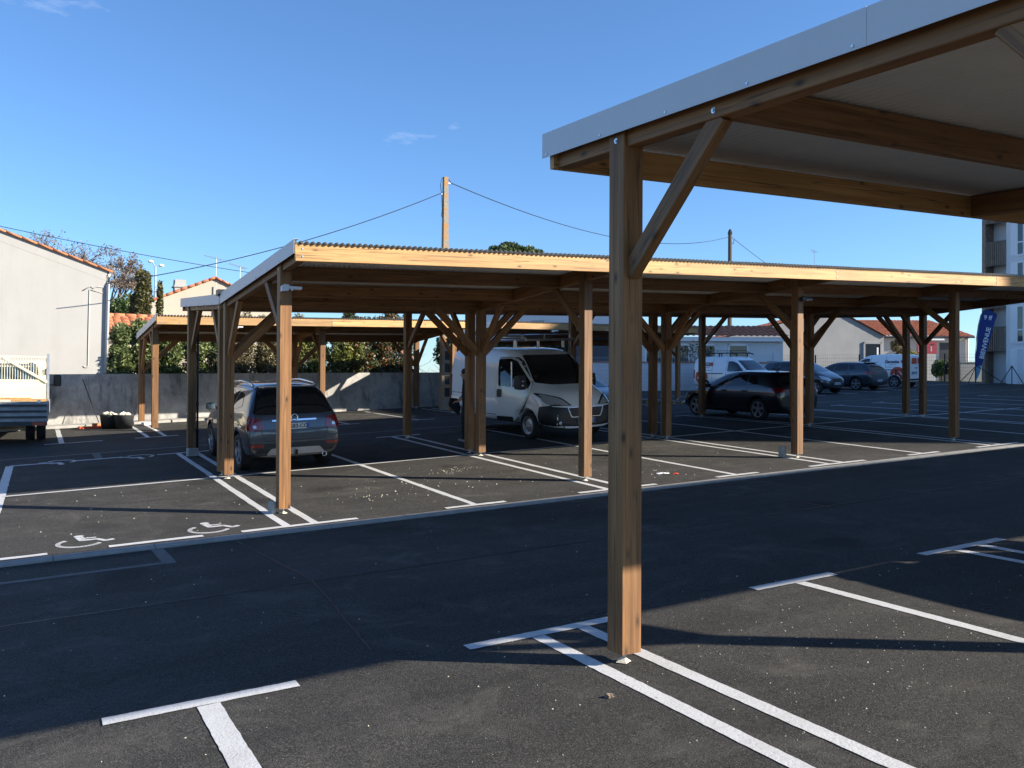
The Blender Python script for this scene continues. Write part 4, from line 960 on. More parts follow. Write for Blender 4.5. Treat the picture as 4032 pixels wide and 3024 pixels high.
def small_van(name, label, u, v, heading, brand, front=False):
    secs = [S(-2.16, .38, .78, .5, .84, .7, .83, 1.1, .74, 1.5, 1.56), S(-2.13, .32, .85, .44, .9, .7, .88, 1.1, .78, 1.68, 1.75), S(-1.95, .26, .88, .4, .905, .72, .89, 1.1, .77, 1.74, 1.81), S(-.8, .22, .89, .36, .905, .72, .89, 1.1, .76, 1.76, 1.83), S(.1, .22, .89, .36, .905, .72, .885, 1.08, .73, 1.74, 1.82),
            S(.5, .22, .89, .36, .9, .72, .88, 1.06, .7, 1.66, 1.74), S(.95, .22, .89, .36, .9, .72, .87, 1.03, .72, 1.38, 1.45), S(1.3, .22, .89, .36, .9, .72, .86, .99, .76, 1.1, 1.15), S(1.7, .24, .87, .36, .88, .68, .83, .9, .68, .99, 1.03), S(2.0, .28, .79, .4, .81, .62, .75, .76, .55, .84, .87), S(2.16, .36, .62, .46, .64, .56, .58, .64, .42, .7, .72)]
    wh = [(-1.34, .79), (-1.34, -.79), (1.38, .79), (1.38, -.79)]
    c = Car(name, label, 'van', u, v, heading, M['paint_white'], secs, wh, .325, .21)
    for x, y in wh: c.wheel(x, y, .2, 'five', .23, M['steelwheel'])
    G = M['glass']; BP = M['black_plastic']
    c.patch('windscreen', [(-.72, 1.16), (.72, 1.16), (.6, 1.62), (-.6, 1.62)], 'x', 1, G, .007)
    for sd in (1, -1):
        c.patch('side_window', [(.12, 1.08), (.12, 1.58), (.4, 1.58), (.66, 1.48), (1.12, 1.1)], 'y', sd, G)
        c.line('panel_gap', [(.04, 1.72), (.04, .4)], 'y', sd, BP); c.line('panel_gap', [(-.85, 1.72), (-.85, .45)], 'y', sd, BP); c.line('panel_gap', [(1.15, 1.08), (1.1, .5)], 'y', sd, BP)
        c.patch('side_rail', [(-1.95, 1.0), (-.15, 1.0), (-.15, .96), (-1.95, .96)], 'y', sd, BP, .008, .12, smoothc=False)
        c.patch('side_moulding', [(-.95, .5), (.95, .5), (.95, .38), (-.95, .38)], 'y', sd, BP, .008, .12)
        if brand:
         disc = [(-1.55+.42*math.cos(k*.2618), .78+.36*math.sin(k*.2618)) for k in range(24)]
         c.patch('orange_disc', [p for p in disc if p[1] > .46 or True], 'y', sd, M['print_red'], .006, .07, smoothc=False)
         c.patch('disc_figure', [(-1.5, .98), (-1.42, .98), (-1.42, .62), (-1.5, .62)], 'y', sd, M['print_black'], .011, .06)
         c.patch('disc_figure', [(-1.66, .9), (-1.6, .95), (-1.76, .72), (-1.83, .68), (-1.84, .74)], 'y', sd, M['print_white'], .011, .06)
        c.patch('tail_light', [(-2.1, 1.15), (-2.02, 1.15), (-2.02, .72), (-2.1, .72)], 'y', sd, M['lens_red'], .01, .06)
        c.patch('headlight', [(sd*.8, .92), (sd*.5, .84), (sd*.5, .74), (sd*.78, .76)], 'x', 1, M['lens_clear'], .01, .05)
        # lettering on the flank
        yy = abs(c.cast(-1.2, 1.42, 'y', sd)[0].y)+.02; nt_ = c.cast(-1.2, 1.42, 'y', sd)[1]; til = abs(nt_.z/max(.2, abs(nt_.y)))
        fx = (-sd, 0, 0)
        if not brand: continue
        text_obj('lettering', brand, .27 if len(brand) < 4 else .24, M['print_navy'], c.root, frame_mat(Vector((-1.28 if sd < 0 else -1.2, sd*yy, 1.42)), fx, (0, -sd*til, 1)), .001, .006)
        lg = MB(); lg.lathe([(0, 0), (.1, 0)], 16, 'y'); lo = lg.build('logo', M['print_red'], c.root); lo.rotation_euler = (sd*til, 0, 0); lo.location = (-1.28+sd*.0+(-sd)*.52*(1 if len(brand) > 4 else .68), sd*(yy+.001), 1.44)
        for k, wd in ((0, .42), (1, .75)):
            z0 = 1.26-.13*k; y2 = abs(c.cast(-1.2, z0, 'y', sd)[0].y)+.006
            ln = MB(); ln.box((-1.25, sd*y2, z0), (wd, .002, .028)); ln.build('small_print', M['grey_plastic'], c.root)
    # rear doors
    c.patch('rear_window', [(-.6, 1.3), (-.06, 1.3), (-.06, 1.62), (-.52, 1.62)], 'x', -1, M['print_red'], .007)
    c.patch('rear_window', [(.06, 1.3), (.6, 1.3), (.52, 1.62), (.06, 1.62)], 'x', -1, M['print_red'], .007)
    c.patch('rear_bumper', [(-.82, .5), (.82, .5), (.76, .34), (-.76, .34)], 'x', -1, BP, .008)
    c.patch('front_bumper', [(-.72, .56), (.72, .56), (.66, .36), (-.66, .36)], 'x', 1, BP, .008)
    c.line('door_gap', [(0, 1.7), (0, .52)], 'x', -1, BP)
    h = MB(); h.box((-2.17, .1, 1.08), (.03, .2, .05)); h.build('door_handle', BP, c.root)
    c.plate(-2.185, .82, -1, 'EG-902-TL', .4, .14, .3)
    c.mirror(.95, .88, 1.12, BP, .14, .2, .2)
    return c
dgs = small_van('small_van', 'small white van lettered DGS with a dark roof rack, behind the black hatchback', 28.75, 29.6, R(-86), 'DGS')
rk = bpy.data.objects.new('roof_rack', None); link(rk, dgs.root)
for sd in (1, -1):
    t = MB(); t.tube([(-1.95, sd*.62, 1.98), (.2, sd*.6, 1.98), (.5, sd*.6, 1.92)], .03, 6); t.build('rack_rail', M['black_plastic'], rk)
    t = MB(); t.tube([(-1.95, sd*.62, 1.98), (-1.85, sd*.63, 2.1), (.0, sd*.62, 2.1), (.3, sd*.6, 1.98)], .014, 6); t.build('guard_rail', M['black_plastic'], rk)
    for x in (-1.6, -.6, .1): f = MB(); f.box((x, sd*.62, 1.89), (.05, .04, .18)); f.build('rack_foot', M['black_plastic'], rk)
for k in range(5): t = MB(); t.tube([(-1.9+k*.5, -.62, 1.97), (-1.9+k*.5, .62, 1.97)], .016, 6); t.build('cross_bar', M['black_plastic'], rk)
hatch('parked_car', 'dark car whose blurred shadow falls on the stalls at lower right', 9.1, 1.68, R(-90), M['paint_dark'])
small_van('small_van', 'small white van lettered Garanka with a big orange disc low on its side', 39.0, 29.9, R(98), 'Garanka')

# ---- dropside truck at the left edge, seen from behind
def truck(u, v, heading):
    root = empty('dropside_truck', (u, v, gz(u, v)), heading, 'cream dropside truck with a mesh headboard, cut by the left frame edge', 'truck', None, SCALE)
    C_, D_ = M['paint_cream'], M['dark_metal']; G_ = flat('grey_dropside_boards', (.3, .3, .3), .6, 0, .3, 4)
    def b(n, lo, hi, m, p=None): return MB().bbox(lo, hi).build(n, m, p or root)
    # bed (x from -2.6 rear to .6), width +-1.0
    bd = b('bed_floor', (-2.55, -1.0, .62), (.6, 1.0, .7), D_)
    for sd in (1, -1): b('side_board', (-2.5, sd*1.0-.02, .68), (.6, sd*1.0+.02, 1.0), G_)
    tg = b('tailgate', (-2.6, -1.0, .5), (-2.55, 1.0, .98), G_)
    for z in (.58, .72, .86): b('tailgate_rib', (-2.625, -.97, z), (-2.6, .97, z+.05), M['dark_metal'], tg)
    for sd in (1, -1): b('tailgate_hinge', (-2.63, sd*.8-.03, .94), (-2.55, sd*.8+.03, 1.02), M['galv'], tg)
    b('rear_beam', (-2.6, -.98, .4), (-2.5, .98, .5), D_)
    for sd in (1, -1): b('tail_light', (-2.63, sd*.8-.14, .4), (-2.59, sd*.8+.14, .49), M['lens_red'])
    # load: timber on the bed
    b('load_board', (-2.2, -.6, 1.02), (-1.2, .75, 1.06), M['wood_pale']); b('load_board', (-2.4, -.95, .98), (-.4, -.2, 1.02), M['wood_pale'])
    b('tool_box', (-.3, -.9, .7), (.3, .8, 1.3), C_)
    # headboard with mesh
    hb = bpy.data.objects.new('headboard', None); link(hb, root); hx = .52
    b('headboard_panel', (hx-.02, -.95, .86), (hx+.02, .95, 1.48), C_, hb)
    for z in (1.48, 2.12): b('headboard_rail', (hx-.03, -.97, z), (hx+.03, .97, z+.05), C_, hb)
    for y in (-.97, .97): b('headboard_post', (hx-.035, y-.03, .86), (hx+.035, y+.03, 2.24), M['galv'], hb)
    for k in range(-15, 16): MB().tube([(hx, k*.062, 1.5), (hx, k*.062, 2.12)], .008, 5).build('mesh_bar', C_, hb)
    MB().tube([(hx-.03, -.94, 1.46), (hx-.03, .1, 2.12)], .04, 5).build('headboard_strut', C_, hb)
    # cab
    prof = [(.7, .55), (.7, 1.25), (.78, 1.95), (.95, 2.06), (1.75, 2.05), (2.1, 1.9), (2.45, 1.3), (2.6, 1.1), (2.62, .45), (1.0, .45)]
    mb = MB(); mb.prism(prof, -.92, .92, 'y'); cab = mb.build('cab', C_, root); bv = cab.modifiers.new('b', 'BEVEL'); bv.width = .07; bv.segments = 3
    w = MB(); w.add([(.695, -.68, 1.35), (.695, .68, 1.35), (.765, .6, 1.88), (.765, -.6, 1.88)], [(0, 1, 2, 3)]); w.v = [(x-.012, y, z) for x, y, z in w.v]; w.build('cab_rear_window', M['glass_blue'], root)
    for sd in (1, -1):
        w = MB(); w.add([(1.1, sd*.928, 1.3), (1.1, sd*.928, 1.86), (1.8, sd*.928, 1.86), (2.3, sd*.928, 1.3)], [(0, 1, 2, 3)]); w.build('side_window', M['glass'], root)
        m = MB(); m.box((2.15, sd*1.2, 1.52), (.1, .2, .34)); mm = m.build('wing_mirror', M['black_plastic'], root); mm.modifiers.new('b', 'BEVEL').width = .03
        a = MB(); a.tube([(2.15, sd*.92, 1.36), (2.15, sd*1.15, 1.42)], .015, 6); a.build('mirror_arm', M['black_plastic'], root)
        b('chassis_rail', (-2.5, sd*.42-.04, .5), (1.0, sd*.42+.04, .7), D_)
    class W: pass
    for wx, dual in ((-1.5, True), (1.85, False)):
        for sd in (1, -1):
            for y in ((.84, .6) if dual else (.82,)):
                r = bpy.data.objects.new('wheel', None); link(r, root); r.location = (wx, sd*y, .33)
                t = MB(); t.lathe([(.2, -.09), (.31, -.1), (.33, -.07), (.33, .07), (.31, .1), (.2, .09)], 30, 'y'); t.build('tyre', M['rubber'], r, True)
                t = MB(); t.lathe([(.2, -.08), (.19, -.02), (.1, -.05), (0, -.05)], 24, 'y'); t.build('rim', M['steelwheel'], r, True)
    MB().bbox((-1.75, -1.0, .66), (-1.1, -.5, .7)).build('mudguard', D_, root); MB().bbox((-1.75, .5, .66), (-1.1, 1.0, .7)).build('mudguard', D_, root)
    return root
truck(-.22, 24.55, R(88))

# ---- person standing between the post and the white van
def person(u, v, heading):
    root = empty('person', (u, v, gz(u, v)), heading, 'person in dark clothes standing behind the double post beside the white van', 'person', None, SCALE)
    J = {'pel': (0, 0, .95), 'spine': (0, 0, 1.15), 'chest': (.02, 0, 1.36), 'neck': (.03, 0, 1.5), 'head': (.06, 0, 1.6), 'crown': (.05, 0, 1.74),
         'hl': (0, .1, .92), 'kl': (.03, .12, .5), 'al': (-.02, .13, .1), 'tl': (.14, .15, .05), 'hr': (0, -.1, .92), 'kr': (.08, -.12, .5), 'ar': (.06, -.13, .1), 'tr': (.22, -.15, .05),
         'sl': (.0, .19, 1.43), 'el': (.02, .27, 1.14), 'wl': (.2, .25, .98), 'sr': (.0, -.19, 1.43), 'er': (.02, -.27, 1.15), 'wr': (.22, -.24, 1.02)}
    E_ = [('pel', 'spine'), ('spine', 'chest'), ('chest', 'neck'), ('neck', 'head'), ('head', 'crown'), ('pel', 'hl'), ('hl', 'kl'), ('kl', 'al'), ('al', 'tl'), ('pel', 'hr'), ('hr', 'kr'), ('kr', 'ar'), ('ar', 'tr'), ('chest', 'sl'), ('sl', 'el'), ('el', 'wl'), ('chest', 'sr'), ('sr', 'er'), ('er', 'wr')]
    rad = {'pel': (.15, .12), 'spine': (.15, .11), 'chest': (.17, .12), 'neck': (.06, .06), 'head': (.085, .1), 'crown': (.06, .07), 'hl': (.1, .1), 'hr': (.1, .1), 'kl': (.065, .065), 'kr': (.065, .065), 'al': (.045, .045), 'ar': (.045, .045), 'tl': (.035, .05), 'tr': (.035, .05), 'sl': (.07, .07), 'sr': (.07, .07), 'el': (.05, .05), 'er': (.05, .05), 'wl': (.035, .035), 'wr': (.035, .035)}
    def skin(name, J, E_, rad, mats, rootk):
        names = list(J); me = bpy.data.meshes.new(name); me.from_pydata([J[n] for n in names], [(names.index(a), names.index(b)) for a, b in E_], [])
        o = bpy.data.objects.new(name, me); COL.objects.link(o)
        md = o.modifiers.new('skin', 'SKIN')
        if not me.skin_vertices: me.attributes.new if False else None
        for i, n in enumerate(names):
            sv_ = me.skin_vertices[0].data[i]; sv_.radius = rad[n]; sv_.use_root = n == rootk
        sb = o.modifiers.new('s', 'SUBSURF'); sb.levels = 2; sb.render_levels = 2
        m2 = eval_mesh(o); bpy.data.objects.remove(o); m2.materials.clear()
        for m in mats: m2.materials.append(m)
        for p in m2.polygons: p.use_smooth = True
        return link(bpy.data.objects.new(name, m2), root)
    bd = skin('body', J, E_, rad, [M['cloth_dark'], M['skin'], M['shoe']], 'pel')
    for p in bd.data.polygons:
        z = p.center.z; p.material_index = 1 if z > 1.51 else 2 if z < .085 else 0
        if abs(p.center.y) > .2 and z < 1.08 and p.center.x > .1: p.material_index = 1
    for sd, w in ((1, J['wl']), (-1, J['wr'])):
        for k in range(5):
            a = (k-2)*.35; t = k == 0
            base = Vector(w)+Vector((.05, (k-2)*.016, -.005)); L = (.05, .075, .082, .076, .06)[k]
            d1 = Vector((.9, math.sin(a)*.3*(2.2 if t else 1), -.25)).normalized()
            p = [base, base+d1*L*.55, base+d1*L*.55+Vector((.35, 0, -.9)).normalized()*L*.5]
            MB().tube(p, [.009, .0085, .007], 6).build('finger', M['skin'], bd)
        me = bpy.data.meshes.new('palm'); bm = bmesh.new(); bmesh.ops.create_icosphere(bm, subdivisions=2, radius=.05)
        for q in bm.verts: q.co = Vector((q.co.x*1.1, q.co.y*.85, q.co.z*.45))+Vector(w)+Vector((.03, 0, 0))
        bm.to_mesh(me); bm.free(); me.materials.append(M['skin']); link(bpy.data.objects.new('palm', me), bd)
    me = bpy.data.meshes.new('hair'); bm = bmesh.new(); bmesh.ops.create_icosphere(bm, subdivisions=3, radius=.1)
    for q in bm.verts: q.co = Vector((q.co.x*.98-.01, q.co.y*.86, q.co.z*.95))+Vector((.05, 0, 1.68))
    bm.to_mesh(me); bm.free(); me.materials.append(M['print_black']); link(bpy.data.objects.new('hair', me), bd)
    for y in (-.03, .03): MB().lathe([(0, .004), (.009, 0)], 8, 'x', (.148, y, 1.63)).build('eye', M['print_black'], bd)
    MB().tube([(.14, 0, 1.63), (.165, 0, 1.6)], [.008, .014], 6).build('nose', M['skin'], bd)
    MB().box((.14, 0, 1.565), (.01, .045, .01)).build('mouth', M['lens_red'], bd)
    for y in (-.087, .087): MB().box((.05, y, 1.62), (.03, .014, .05)).build('ear', M['skin'], bd)
    return root
person(8.62, 17.15, R(150))
jk = MB(); jk.prism([(-.14, -.05), (.1, -.28), (.14, -.1), (.08, .1), (-.1, .12)], -.05, .05, 'y'); jo = jk.build('jacket', M['cloth_dark'], None, False, (8.38, 17.28, gz(8.4, 17.2)+.88)); jo.modifiers.new('b', 'BEVEL').width = .03; tag(jo, 'dark jacket held by the person behind the double post', 'jacket'); jo.rotation_euler = (0, 0, R(-30))
# ------------------------------------------------------------------ trees and plants
def leaves(name, blobs, n, size, mat, parent, seed=1, org=Vector(), shell=.5, up=0, asp=.55):
    rnd = random.Random(seed); vs, fs = [], []
    vol = [a*b*c for _, (a, b, c) in blobs]; tot = sum(vol)
    for (c, r), w in zip(blobs, vol):
        for _ in range(int(n*w/tot)+1):
            while True:
                x, y, z = rnd.uniform(-1, 1), rnd.uniform(-1, 1), rnd.uniform(-1, 1); d = x*x+y*y+z*z
                if d <= 1 and (d > shell*rnd.random()): break
            p = Vector((c[0]+x*r[0], c[1]+y*r[1], c[2]+z*r[2]))-org
            a = Vector((rnd.gauss(0, 1), rnd.gauss(0, 1), rnd.gauss(0, 1)+up)).normalized()
            b = a.orthogonal().normalized(); b = (b*math.cos(t := rnd.uniform(0, 6.28))+a.cross(b)*math.sin(t)).normalized()
            s = size*rnd.uniform(.6, 1.3); k = len(vs); w2 = b*s*asp
            vs += [p-a*s, p+w2*.9-a*s*.1, p+a*s, p-w2*.9-a*s*.1]; fs.append((k, k+1, k+2, k+3))
    me = bpy.data.meshes.new(name); me.from_pydata([tuple(v) for v in vs], [], fs); me.materials.append(mat)
    return link(bpy.data.objects.new(name, me), parent)
def twigs(name, parent, base, n, length, spread, mat, seed, r=.012, org=Vector()):
    rnd = random.Random(seed); mb = MB()
    for i in range(n):
        b = Vector(base)+Vector((rnd.uniform(-.3, .3)*spread, rnd.uniform(-.2, .2)*spread, 0))
        d = Vector((rnd.gauss(0, .35)*spread, rnd.gauss(0, .2)*spread, 1)).normalized(); L = length*rnd.uniform(.6, 1.1)
        m = b+d*L*.55+Vector((rnd.gauss(0, .06), rnd.gauss(0, .06), 0)); e = b+d*L+Vector((rnd.gauss(0, .15), rnd.gauss(0, .12), 0))
        mb.tube([b-org, m-org, e-org], [r, r*.7, r*.3], 4)
        for _ in range(3):
            s = m.lerp(e, rnd.random()); mb.tube([s-org, s-org+Vector((rnd.gauss(0, .22), rnd.gauss(0, .2), rnd.uniform(.05, .35)))], [r*.5, r*.2], 3)
    return mb.build(name, mat, parent)
def shrub(name, label, u0, u1, v0, h, mat, n, size, seed, bare=0, depth=.75, base=None, group='shrubs behind the concrete wall', cat='shrub', lumps=9):
    rnd = random.Random(seed); um = (u0+u1)/2; vm = fan(um, v0); zb = base if base is not None else gz(um, vm)+1.0
    root = empty(name, (um, vm, zb), 0, label, cat, group); org = Vector(root.location); bl = []
    for i in range(lumps):
        u = u0+(u1-u0)*(i+.5)/lumps+rnd.uniform(-.15, .15)
        for lay in range(3):
            zz = zb+h*(.2+.32*lay)+rnd.uniform(-.1, .1)*h; rr = (u1-u0)/lumps*rnd.uniform(.75, 1.15)
            bl.append(((u, fan(u, v0)+rnd.uniform(-.2, .25)*depth, zz), (rr, depth*rnd.uniform(.5, .8), h*rnd.uniform(.2, .3))))
    leaves('foliage', bl, n, size, mat, root, seed, org, .7)
    core = [(c, (r[0]*.62, r[1]*.6, r[2]*.7)) for c, r in bl]; leaves('inner_foliage', core, max(200, n//8), size*2.4, mat, root, seed+50, org, .2)
    twigs('stems', root, (um, vm, zb-.3), 26+bare, h*1.05, (u1-u0)*1.2, M['twig'], seed, .011, org)
    return root
shrub('hedge', 'dense green laurel hedge above the wall beside the white gable', 2.6, 6.3, 29.3, 1.85, M['leaf_green'], 24000, .06, 11, 0, .8, 1.95, cat='hedge')
shrub('shrub', 'brownish twiggy shrub above the wall left of the yellow green one', 6.0, 8.7, 29.0, 2.05, M['leaf_olive'], 15000, .05, 12, 30, .75, 2.05)
shrub('shrub', 'yellow green shrub above the lit patch of the wall', 8.3, 10.8, 28.9, 1.85, M['leaf_yellow'], 13000, .055, 13, 20, .7, 2.05)
shrub('shrub', 'dark green shrub with a few red leaves left of the concrete pole', 10.4, 13.2, 29.0, 2.3, M['leaf_red'], 16000, .06, 14, 5, .75, 2.1)
shrub('shrub', 'bright leafy shrub seen above the roof rack of the panel van', 14.0, 16.6, 28.4, 2.1, M['leaf_round'], 8000, .08, 15, 8, .8, 1.9)
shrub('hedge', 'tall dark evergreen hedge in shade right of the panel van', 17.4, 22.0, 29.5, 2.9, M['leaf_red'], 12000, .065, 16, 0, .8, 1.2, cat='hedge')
shrub('shrub', 'bare twiggy shrub in front of the white house windows', 29.9, 32.0, 29.35, 1.5, M['leaf_olive'], 350, .04, 17, 60, .5, 2.6)
def tree(name, label, u, v, zbase, trunk_h, blobs, mat, n, size, seed, tr=.14, bark='bark', shell=.55, cat='tree', group=None, up=0):
    root = empty(name, (u, v, zbase), 0, label, cat, group); org = Vector(root.location); rnd = random.Random(seed)
    mb = MB(); top = Vector((u, v, zbase+trunk_h)); mb.tube([Vector((0, 0, -.3)), Vector((.04, .02, trunk_h*.5)), top-org], [tr, tr*.8, tr*.6], 8); mb.build('trunk', M[bark], root)
    lb = MB()
    for c, r in blobs:
        c = Vector(c); m = top.lerp(c, .5)+Vector((0, 0, -.15*r[2])); lb.tube([top-org-Vector((0, 0, .2*trunk_h*rnd.random())), m-org, c-org], [tr*.45, tr*.28, tr*.1], 5)
    lb.build('limbs', M[bark], root)
    leaves('crown', blobs, n, size, mat, root, seed, org, shell, up)
    return root
def rblobs(c, R3, k, rr, seed, flat=1):
    rnd = random.Random(seed); o = []
    for _ in range(k):
        while True:
            x, y, z = (rnd.uniform(-1, 1) for _ in range(3))
            if x*x+y*y+z*z < 1: break
        s = rr*rnd.uniform(.6, 1.25); o.append(((c[0]+x*R3[0], c[1]+y*R3[1], c[2]+z*R3[2]), (s, s, s*flat)))
    return o
# umbrella pine beyond the long roof
tree('pine_tree', 'umbrella pine crown rising just above the long carport roof', 34.7, 60.7, 2.5, 9.2, rblobs((34.7, 60.7, 12.75), (2.3, 1.6, .6), 34, .55, 21, .8), M['leaf_pine'], 15000, .1, 21, .28, up=1.2)
# rounded green trees and cypresses behind the left house
tree('tree', 'rounded bright green tree beside the white gable', 5.3, 55, 2.5, 3.2, rblobs((5.3, 55, 6.15), (.85, .8, .95), 20, .5, 22), M['leaf_round'], 9000, .075, 22, .15)
tree('tree', 'brown green bush below the bright rounded tree', 4.2, 50, 2.5, 1.5, rblobs((4.6, 50, 4.9), (1.2, .8, .9), 14, .45, 23), M['leaf_olive'], 5000, .07, 23, .12)
def col_tree(name, label, u, v, z0, z1, r, mat, n, seed):
    rnd = random.Random(seed); k = 9
    bl = [((u+rnd.uniform(-.12, .12)*r, v, z0+(z1-z0)*(i+.5)/k), (r*(1-.35*abs(i/k-.45))*rnd.uniform(.85, 1.1), r*.8, (z1-z0)/k*.95)) for i in range(k)]
    return tree(name, label, u, v, z0-1.6, 1.8, bl, mat, n, .07, seed, .1, shell=.75)
col_tree('cypress_tree', 'tall golden green columnar cypress behind the orange tiled roof', 5.12, 44, 4.0, 7.15, .42, M['leaf_cypress'], 6500, 24)
col_tree('cypress_tree', 'thin dark cypress left of the golden one', 4.75, 44.4, 3.9, 6.1, .2, M['leaf_cypress'], 2000, 25)
col_tree('cypress_tree', 'slender dark pointed conifer in front of the cream house', 5.85, 44, 4.0, 6.75, .17, M['leaf_cypress'], 1500, 26)
shrub('shrub', 'dark leafy shrub below the cream house gable', 5.5, 7.0, 43.5, 1.5, M['leaf_cypress'], 3500, .07, 27, 20, .6, 3.6, lumps=5, group=None)
# nearly bare trees behind the white gable
def bare_tree(name, label, u, v, z0, h, spread, seed, nleaf, lean=0):
    root = empty(name, (u, v, z0), 0, label, 'tree'); rnd = random.Random(seed); mb = MB(); tips = []
    def grow(p, d, L, r, lev):
        q = p+d*L*.5+Vector((rnd.gauss(0, .05), rnd.gauss(0, .05), rnd.gauss(0, .03)))*L; e = p+d*L
        mb.tube([p, q, e], [r, r*.82, r*.62], 5 if lev < 2 else 3, 0, False)
        if lev >= 5: tips.append(e); tips.append(q); return
        for _ in range(3 if lev < 4 else 2):
            nd = (d+Vector((rnd.gauss(0, .55)*spread, rnd.gauss(0, .5)*spread, rnd.uniform(-.15, .5)))).normalized()
            grow(e, nd, L*rnd.uniform(.62, .85), r*.6, lev+1)
    grow(Vector((0, 0, -.3)), Vector((lean, 0, 1)).normalized(), h*.34, .2, 0)
    mb.build('trunk', M['twig'], root)
    bl = [(t, (.28, .28, .22)) for t in tips]; leaves('crown', bl, nleaf, .07, M['leaf_brown'], root, seed, shell=.2)
bare_tree('bare_tree', 'grey nearly bare tree showing above the white gable roof', 1.6, 62, 4.5, 6.6, 1.45, 31, 900)
bare_tree('bare_tree', 'autumn tree with sparse brown leaves right of the white gable', 4.9, 62, 4.0, 5.8, .75, 32, 5500)
tree('tree', 'small tree with brown upper leaves in front of the red roofed house', 52.95, 38.9, 2.5, 1.0, rblobs((52.95, 38.9, 4.6), (.55, .5, .95), 14, .34, 33), M['leaf_olive'], 3200, .085, 33, .1)
tree('tree', 'light green bushy shrub at the foot of the brown leaved tree', 52.7, 37.9, 2.5, .5, rblobs((52.85, 37.9, 3.85), (.55, .5, .5), 12, .32, 34), M['leaf_yellow'], 2500, .085, 34, .07)
tree('tree', 'green oleander bush on the lawn left of the blue banner', 49.9, 33.75, 2.4, .4, rblobs((49.9, 33.7, 3.25), (.6, .5, .4), 14, .3, 35), M['leaf_round'], 2800, .085, 35, .06, cat='bush')
tree('tree', 'bare brown tree far off between the red roof and the banner', 72, 52, 3, 2.2, rblobs((72.2, 52, 6.0), (2.2, 1.0, 1.2), 12, .7, 36), M['leaf_brown'], 1500, .12, 36, .12)

# ------------------------------------------------------------------ buildings
def box_thing(root, name, lo, hi, mat): return MB().bbox(lo, hi).build(name, mat, root)
def tile_roof(name, p00, p10, p01, p11, mat, parent, pitch=.28, amp=.05, rows=None, org=Vector()):
    """roman tile slope: ridges run from the eave edge (p00-p10) to the top edge (p01-p11)"""
    p00, p10, p01, p11 = (Vector(p)-org for p in (p00, p10, p01, p11)); L = (p10-p00).length; n = max(2, int(L/pitch)); sp = 6; run = (p01-p00).length; m = rows or max(2, int(run/.4))
    nrm = (p10-p00).cross(p01-p00).normalized(); nrm = -nrm if nrm.z < 0 else nrm
    vs, fs = [], []; cols = n*sp+1
    for j in range(m):
        for e in (0, 1):
            t = (j+e*1.02)/m
            for i in range(cols):
                s = i/(cols-1); a = p00.lerp(p10, s); b = p01.lerp(p11, s)
                vs.append(a.lerp(b, t)+nrm*(amp*abs(math.cos(math.pi*i/sp))**.8+.03*(1-e)))
        k = j*2*cols
        fs += [(k+i, k+i+1, k+cols+i+1, k+cols+i) for i in range(cols-1)]
        if j: fs += [(k+i, k-cols+i, k-cols+i+1, k+i+1) for i in range(cols-1)]
    me = bpy.data.meshes.new(name); me.from_pydata([tuple(v) for v in vs], [], fs); me.materials.append(mat); me.polygons.foreach_set('use_smooth', [False]*len(fs))
    return link(bpy.data.objects.new(name, me), parent)
